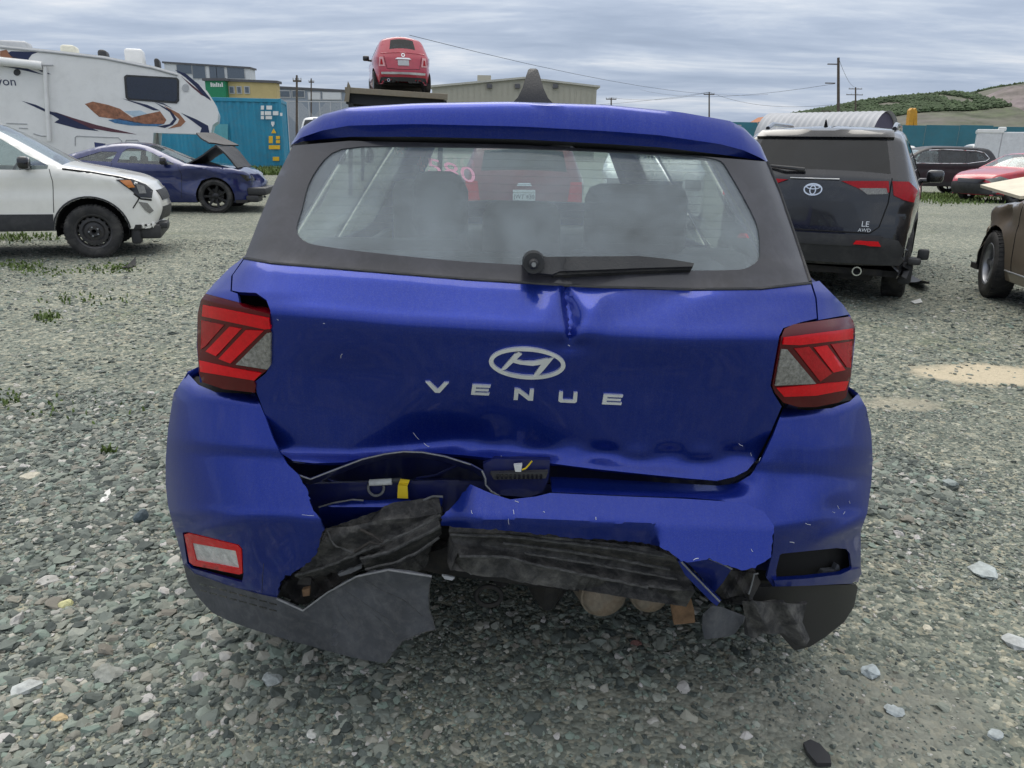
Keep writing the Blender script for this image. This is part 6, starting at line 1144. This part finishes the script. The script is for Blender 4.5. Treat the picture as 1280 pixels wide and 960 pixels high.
# red car nosed in at the right
h = R(200); S_S = [(-2.2, .38), (-2.25, .75), (-2.1, 1.02), (-1.6, 1.1), (-.9, 1.38), (-.2, 1.46), (.25, 1.42), (1.0, 1.0), (1.0, 1.0), (1.4, .95), (2.0, .82), (2.2, .65), (2.22, .45), (2.1, .25)]
SWIN = [[(-1.2, 1.08), (-.35, 1.04), (-.35, 1.34), (-.8, 1.30)], [(-.26, 1.03), (.78, 1.0), (.5, 1.18), (.2, 1.33), (-.26, 1.36)]]
red = Car('red_saloon', root_from(1262, 254, 1.33, .78, h), h, 'red car with broken black bumper and pale headlight at right', 'car', S_S, .90, .60, 1.0, 4.5, (-1.33, 1.33), .325, 'paint_crimson', windows=SWIN, topwin=[(.25, .97, 1.03, .88), (-1.6, -.92, 1.1, .8)], sill=.22, tap=(.26, .15), dents=[((2.1, .5, .5), (.5, .6, .4), (-.15, -.05, 0), .10)]); basic(red, 'twin', 5)
red.panel('headlight', [(1.70, .72), (1.95, .80), (2.15, .70), (2.1, .56), (1.85, .58)], 'left', 'lens_clear', .015, .03); red.panel('bumper', [(-.75, .25), (.75, .25), (.78, .58), (.4, .62), (-.4, .62), (-.78, .58)], 'front', 'black_plastic', .02, .03); red.panel('grille', [(-.4, .58), (.4, .58), (.45, .70), (-.45, .70)], 'front', 'black_gloss', .03, .02); MB().box((1.95, .72, .3), (2.1, .80, .55), .02).build('torn_bracket', 'torn_grey', red.root)
# bronze car cut by the right edge
h = R(80); S_T = [(-2.2, .38), (-2.25, .78), (-2.1, 1.05), (-1.6, 1.12), (-.9, 1.38), (-.2, 1.46), (.3, 1.40), (1.0, 1.0), (1.0, 1.0), (1.4, .96), (1.85, .88), (2.0, .72), (2.05, .5), (2.0, .28)]
brz = Car('bronze_saloon', root_from(1238, 371, 1.36, .80, h), h, 'bronze car with a crushed front wing cut by the right picture edge', 'car', S_T, .90, .60, 1.0, 4.4, (-1.33, 1.36), .345, 'paint_bronze', windows=SWIN, topwin=[(.28, .97, 1.03, .88), (-1.6, -.92, 1.1, .8)], sill=.24, tap=(.22, .15), arch=.06, dents=[((1.95, .6, .8), (.65, .6, .5), (-.25, -.10, -.03), .2), ((1.2, .9, .85), (.4, .3, .2), (0, -.05, .03), .05)])
for i, ax in enumerate(brz.axles):
    for sd_ in (1, -1): brz.wheel(ax, sd_, 'twin', 5, mat='alloy_grey', steer=R(-8) if i and sd_ > 0 else 0)
brz.line('door_seam', [(.80, 1.0), (.84, .8), (.80, .34)], 'left', 'dark_void'); brz.line('sill_line', [(-.9, .34), (.95, .34)], 'left', 'paint_silver', .008); brz.panel('indicator', [(1.62, .80), (1.74, .82), (1.72, .68), (1.60, .70)], 'left', 'lens_amber', .02, .02)
v = np.array([(1.0, .86, 1.06), (1.86, .92, 1.13), (1.86, -.5, 1.20), (1.0, -.75, 1.12)]); vb, fb_ = solid([v[0], v[1], (v[1] + v[2]) / 2 + [0, 0, .12], v[2], v[3], (v[0] + v[3]) / 2 + [0, 0, .05]], np.array([(0, 1, 2), (0, 2, 5), (5, 2, 3), (5, 3, 4)]), .03, (0, 0, 1)); mk('bonnet', vb, fb_, M('primer_cream', (.72, .66, .52), .6), brz.root)
MB().box((1.15, -.6, .45), (1.72, .58, .82), .05).build('engine', 'underbody', brz.root)
# cars farther back, seen in part
def far_car(name, u, v, lx, ly, head, paint, label, kind='suv', H=1.66, tint='tinted_glass', **kw):
    c = Car(name, root_from(u, v, lx, ly, head), head, label, 'car', suv_sil(4.6, H) if kind == 'suv' else S_S, .91, .64, 1.08 if kind == 'suv' else 1.0, 4.6 if kind == 'suv' else 4.5, (-1.33, 1.35), .345, paint, windows=SW if kind == 'suv' else SWIN, topwin=[(.5, 1.06, 1.12, .9), (-2.25, -2.0, 1.18, .85)] if kind == 'suv' else [(.25, .97, 1.03, .88), (-1.6, -.92, 1.1, .8)], sill=.27, tint=tint, **kw); basic(c, 'twin', 5); return c
c = far_car('silver_saloon', 1300, 236, 1.35, .8, R(185), 'paint_silver', 'silver car behind the red one at the right edge', 'sedan', tint='car_glass'); c.panel('headlight', [(1.70, .72), (1.95, .80), (2.15, .70), (1.85, .62)], 'left', 'lens_clear', .015, .03)
c = far_car('white_saloon', 1150, 228, 0, .8, R(176), 'paint_white', 'white car whose roof shows above the dark crossover', 'sedan', tint='car_glass')
c = far_car('white_hatchback', 1128, 222, -2.1, 0, R(100), 'paint_white', 'white car with red tail lights beyond the black crossover', 'suv', 1.7); [c.panel('tail_light', [(e * .55, .95), (e * .80, .95), (e * .78, 1.12), (e * .6, 1.12)], 'rear', 'lens_red_bright', .02, .03) for e in (1, -1)]
c = far_car('white_pickup', 1225, 219, 0, .8, R(178), 'paint_white', 'white vehicle with pale cab in front of the teal hoarding', 'suv', 1.85, tint='car_glass')
c = far_car('white_van', 395, 205, -2.1, 0, R(70), 'paint_white', 'white vehicle partly hidden between the container and the blue hatchback', 'suv', 2.1)
# cars ahead of the blue hatchback, seen through its windows
h = R(92); dr = at_y(648, 243, 10.6); rd = Car('maroon_hatchback', (dr.x, 10.6 + 2.1, 0), h, 'dark red car with number plate seen through the rear window', 'car', suv_sil(4.2, 1.55, 1.0, .92), .86, .62, .98, 4.2, (-1.22, 1.25), .32, 'paint_maroon', windows=[[(p[0] * .88, p[1] - .1) for p in q] for q in SW], topwin=[(.5, 1.04, 1.02, .9), (-2.02, -1.8, 1.10, .85)], sill=.24, tint='tinted_glass'); basic(rd, 'twin', 5)
rd.panel('number_plate', [(-.15, .74), (.15, .74), (.15, .90), (-.15, .90)], 'rear', 'stencil_white', .02, .008); rd.text('plate_text', 'JWT 430', .075, (0, .81), 'rear', 'decal_navy', -1, .032); rd.panel('badge', [(-.10, .95), (.10, .95), (.08, .985), (-.08, .985)], 'rear', 'badge_chrome', .02, .01)
for e in (1, -1): rd.panel('tail_light', [(e * .58, .70), (e * .78, .72), (e * .77, 1.0), (e * .62, 1.0)], 'rear', 'lens_red_bright', .02, .03)
h = R(262); wt = Car('white_truck', (gpoint(775, 262).x + .2, 16.5, 0), h, 'white vehicle facing the camera, seen through the right of the rear window', 'car', suv_sil(4.8, 1.8, 1.15, 1.1), .95, .70, 1.12, 4.8, (-1.4, 1.45), .38, 'paint_white', windows=SW, topwin=[(.5, 1.06, 1.2, .9)], sill=.3); basic(wt, 'twin', 5); wt.panel('grille', [(-.5, .62), (.5, .62), (.5, .9), (-.5, .9)], 'front', 'black_plastic', .01, .02); [wt.panel('headlight', [(e * .55, .75), (e * .82, .75), (e * .82, .92), (e * .55, .92)], 'front', 'lens_clear', .02, .03) for e in (1, -1)]
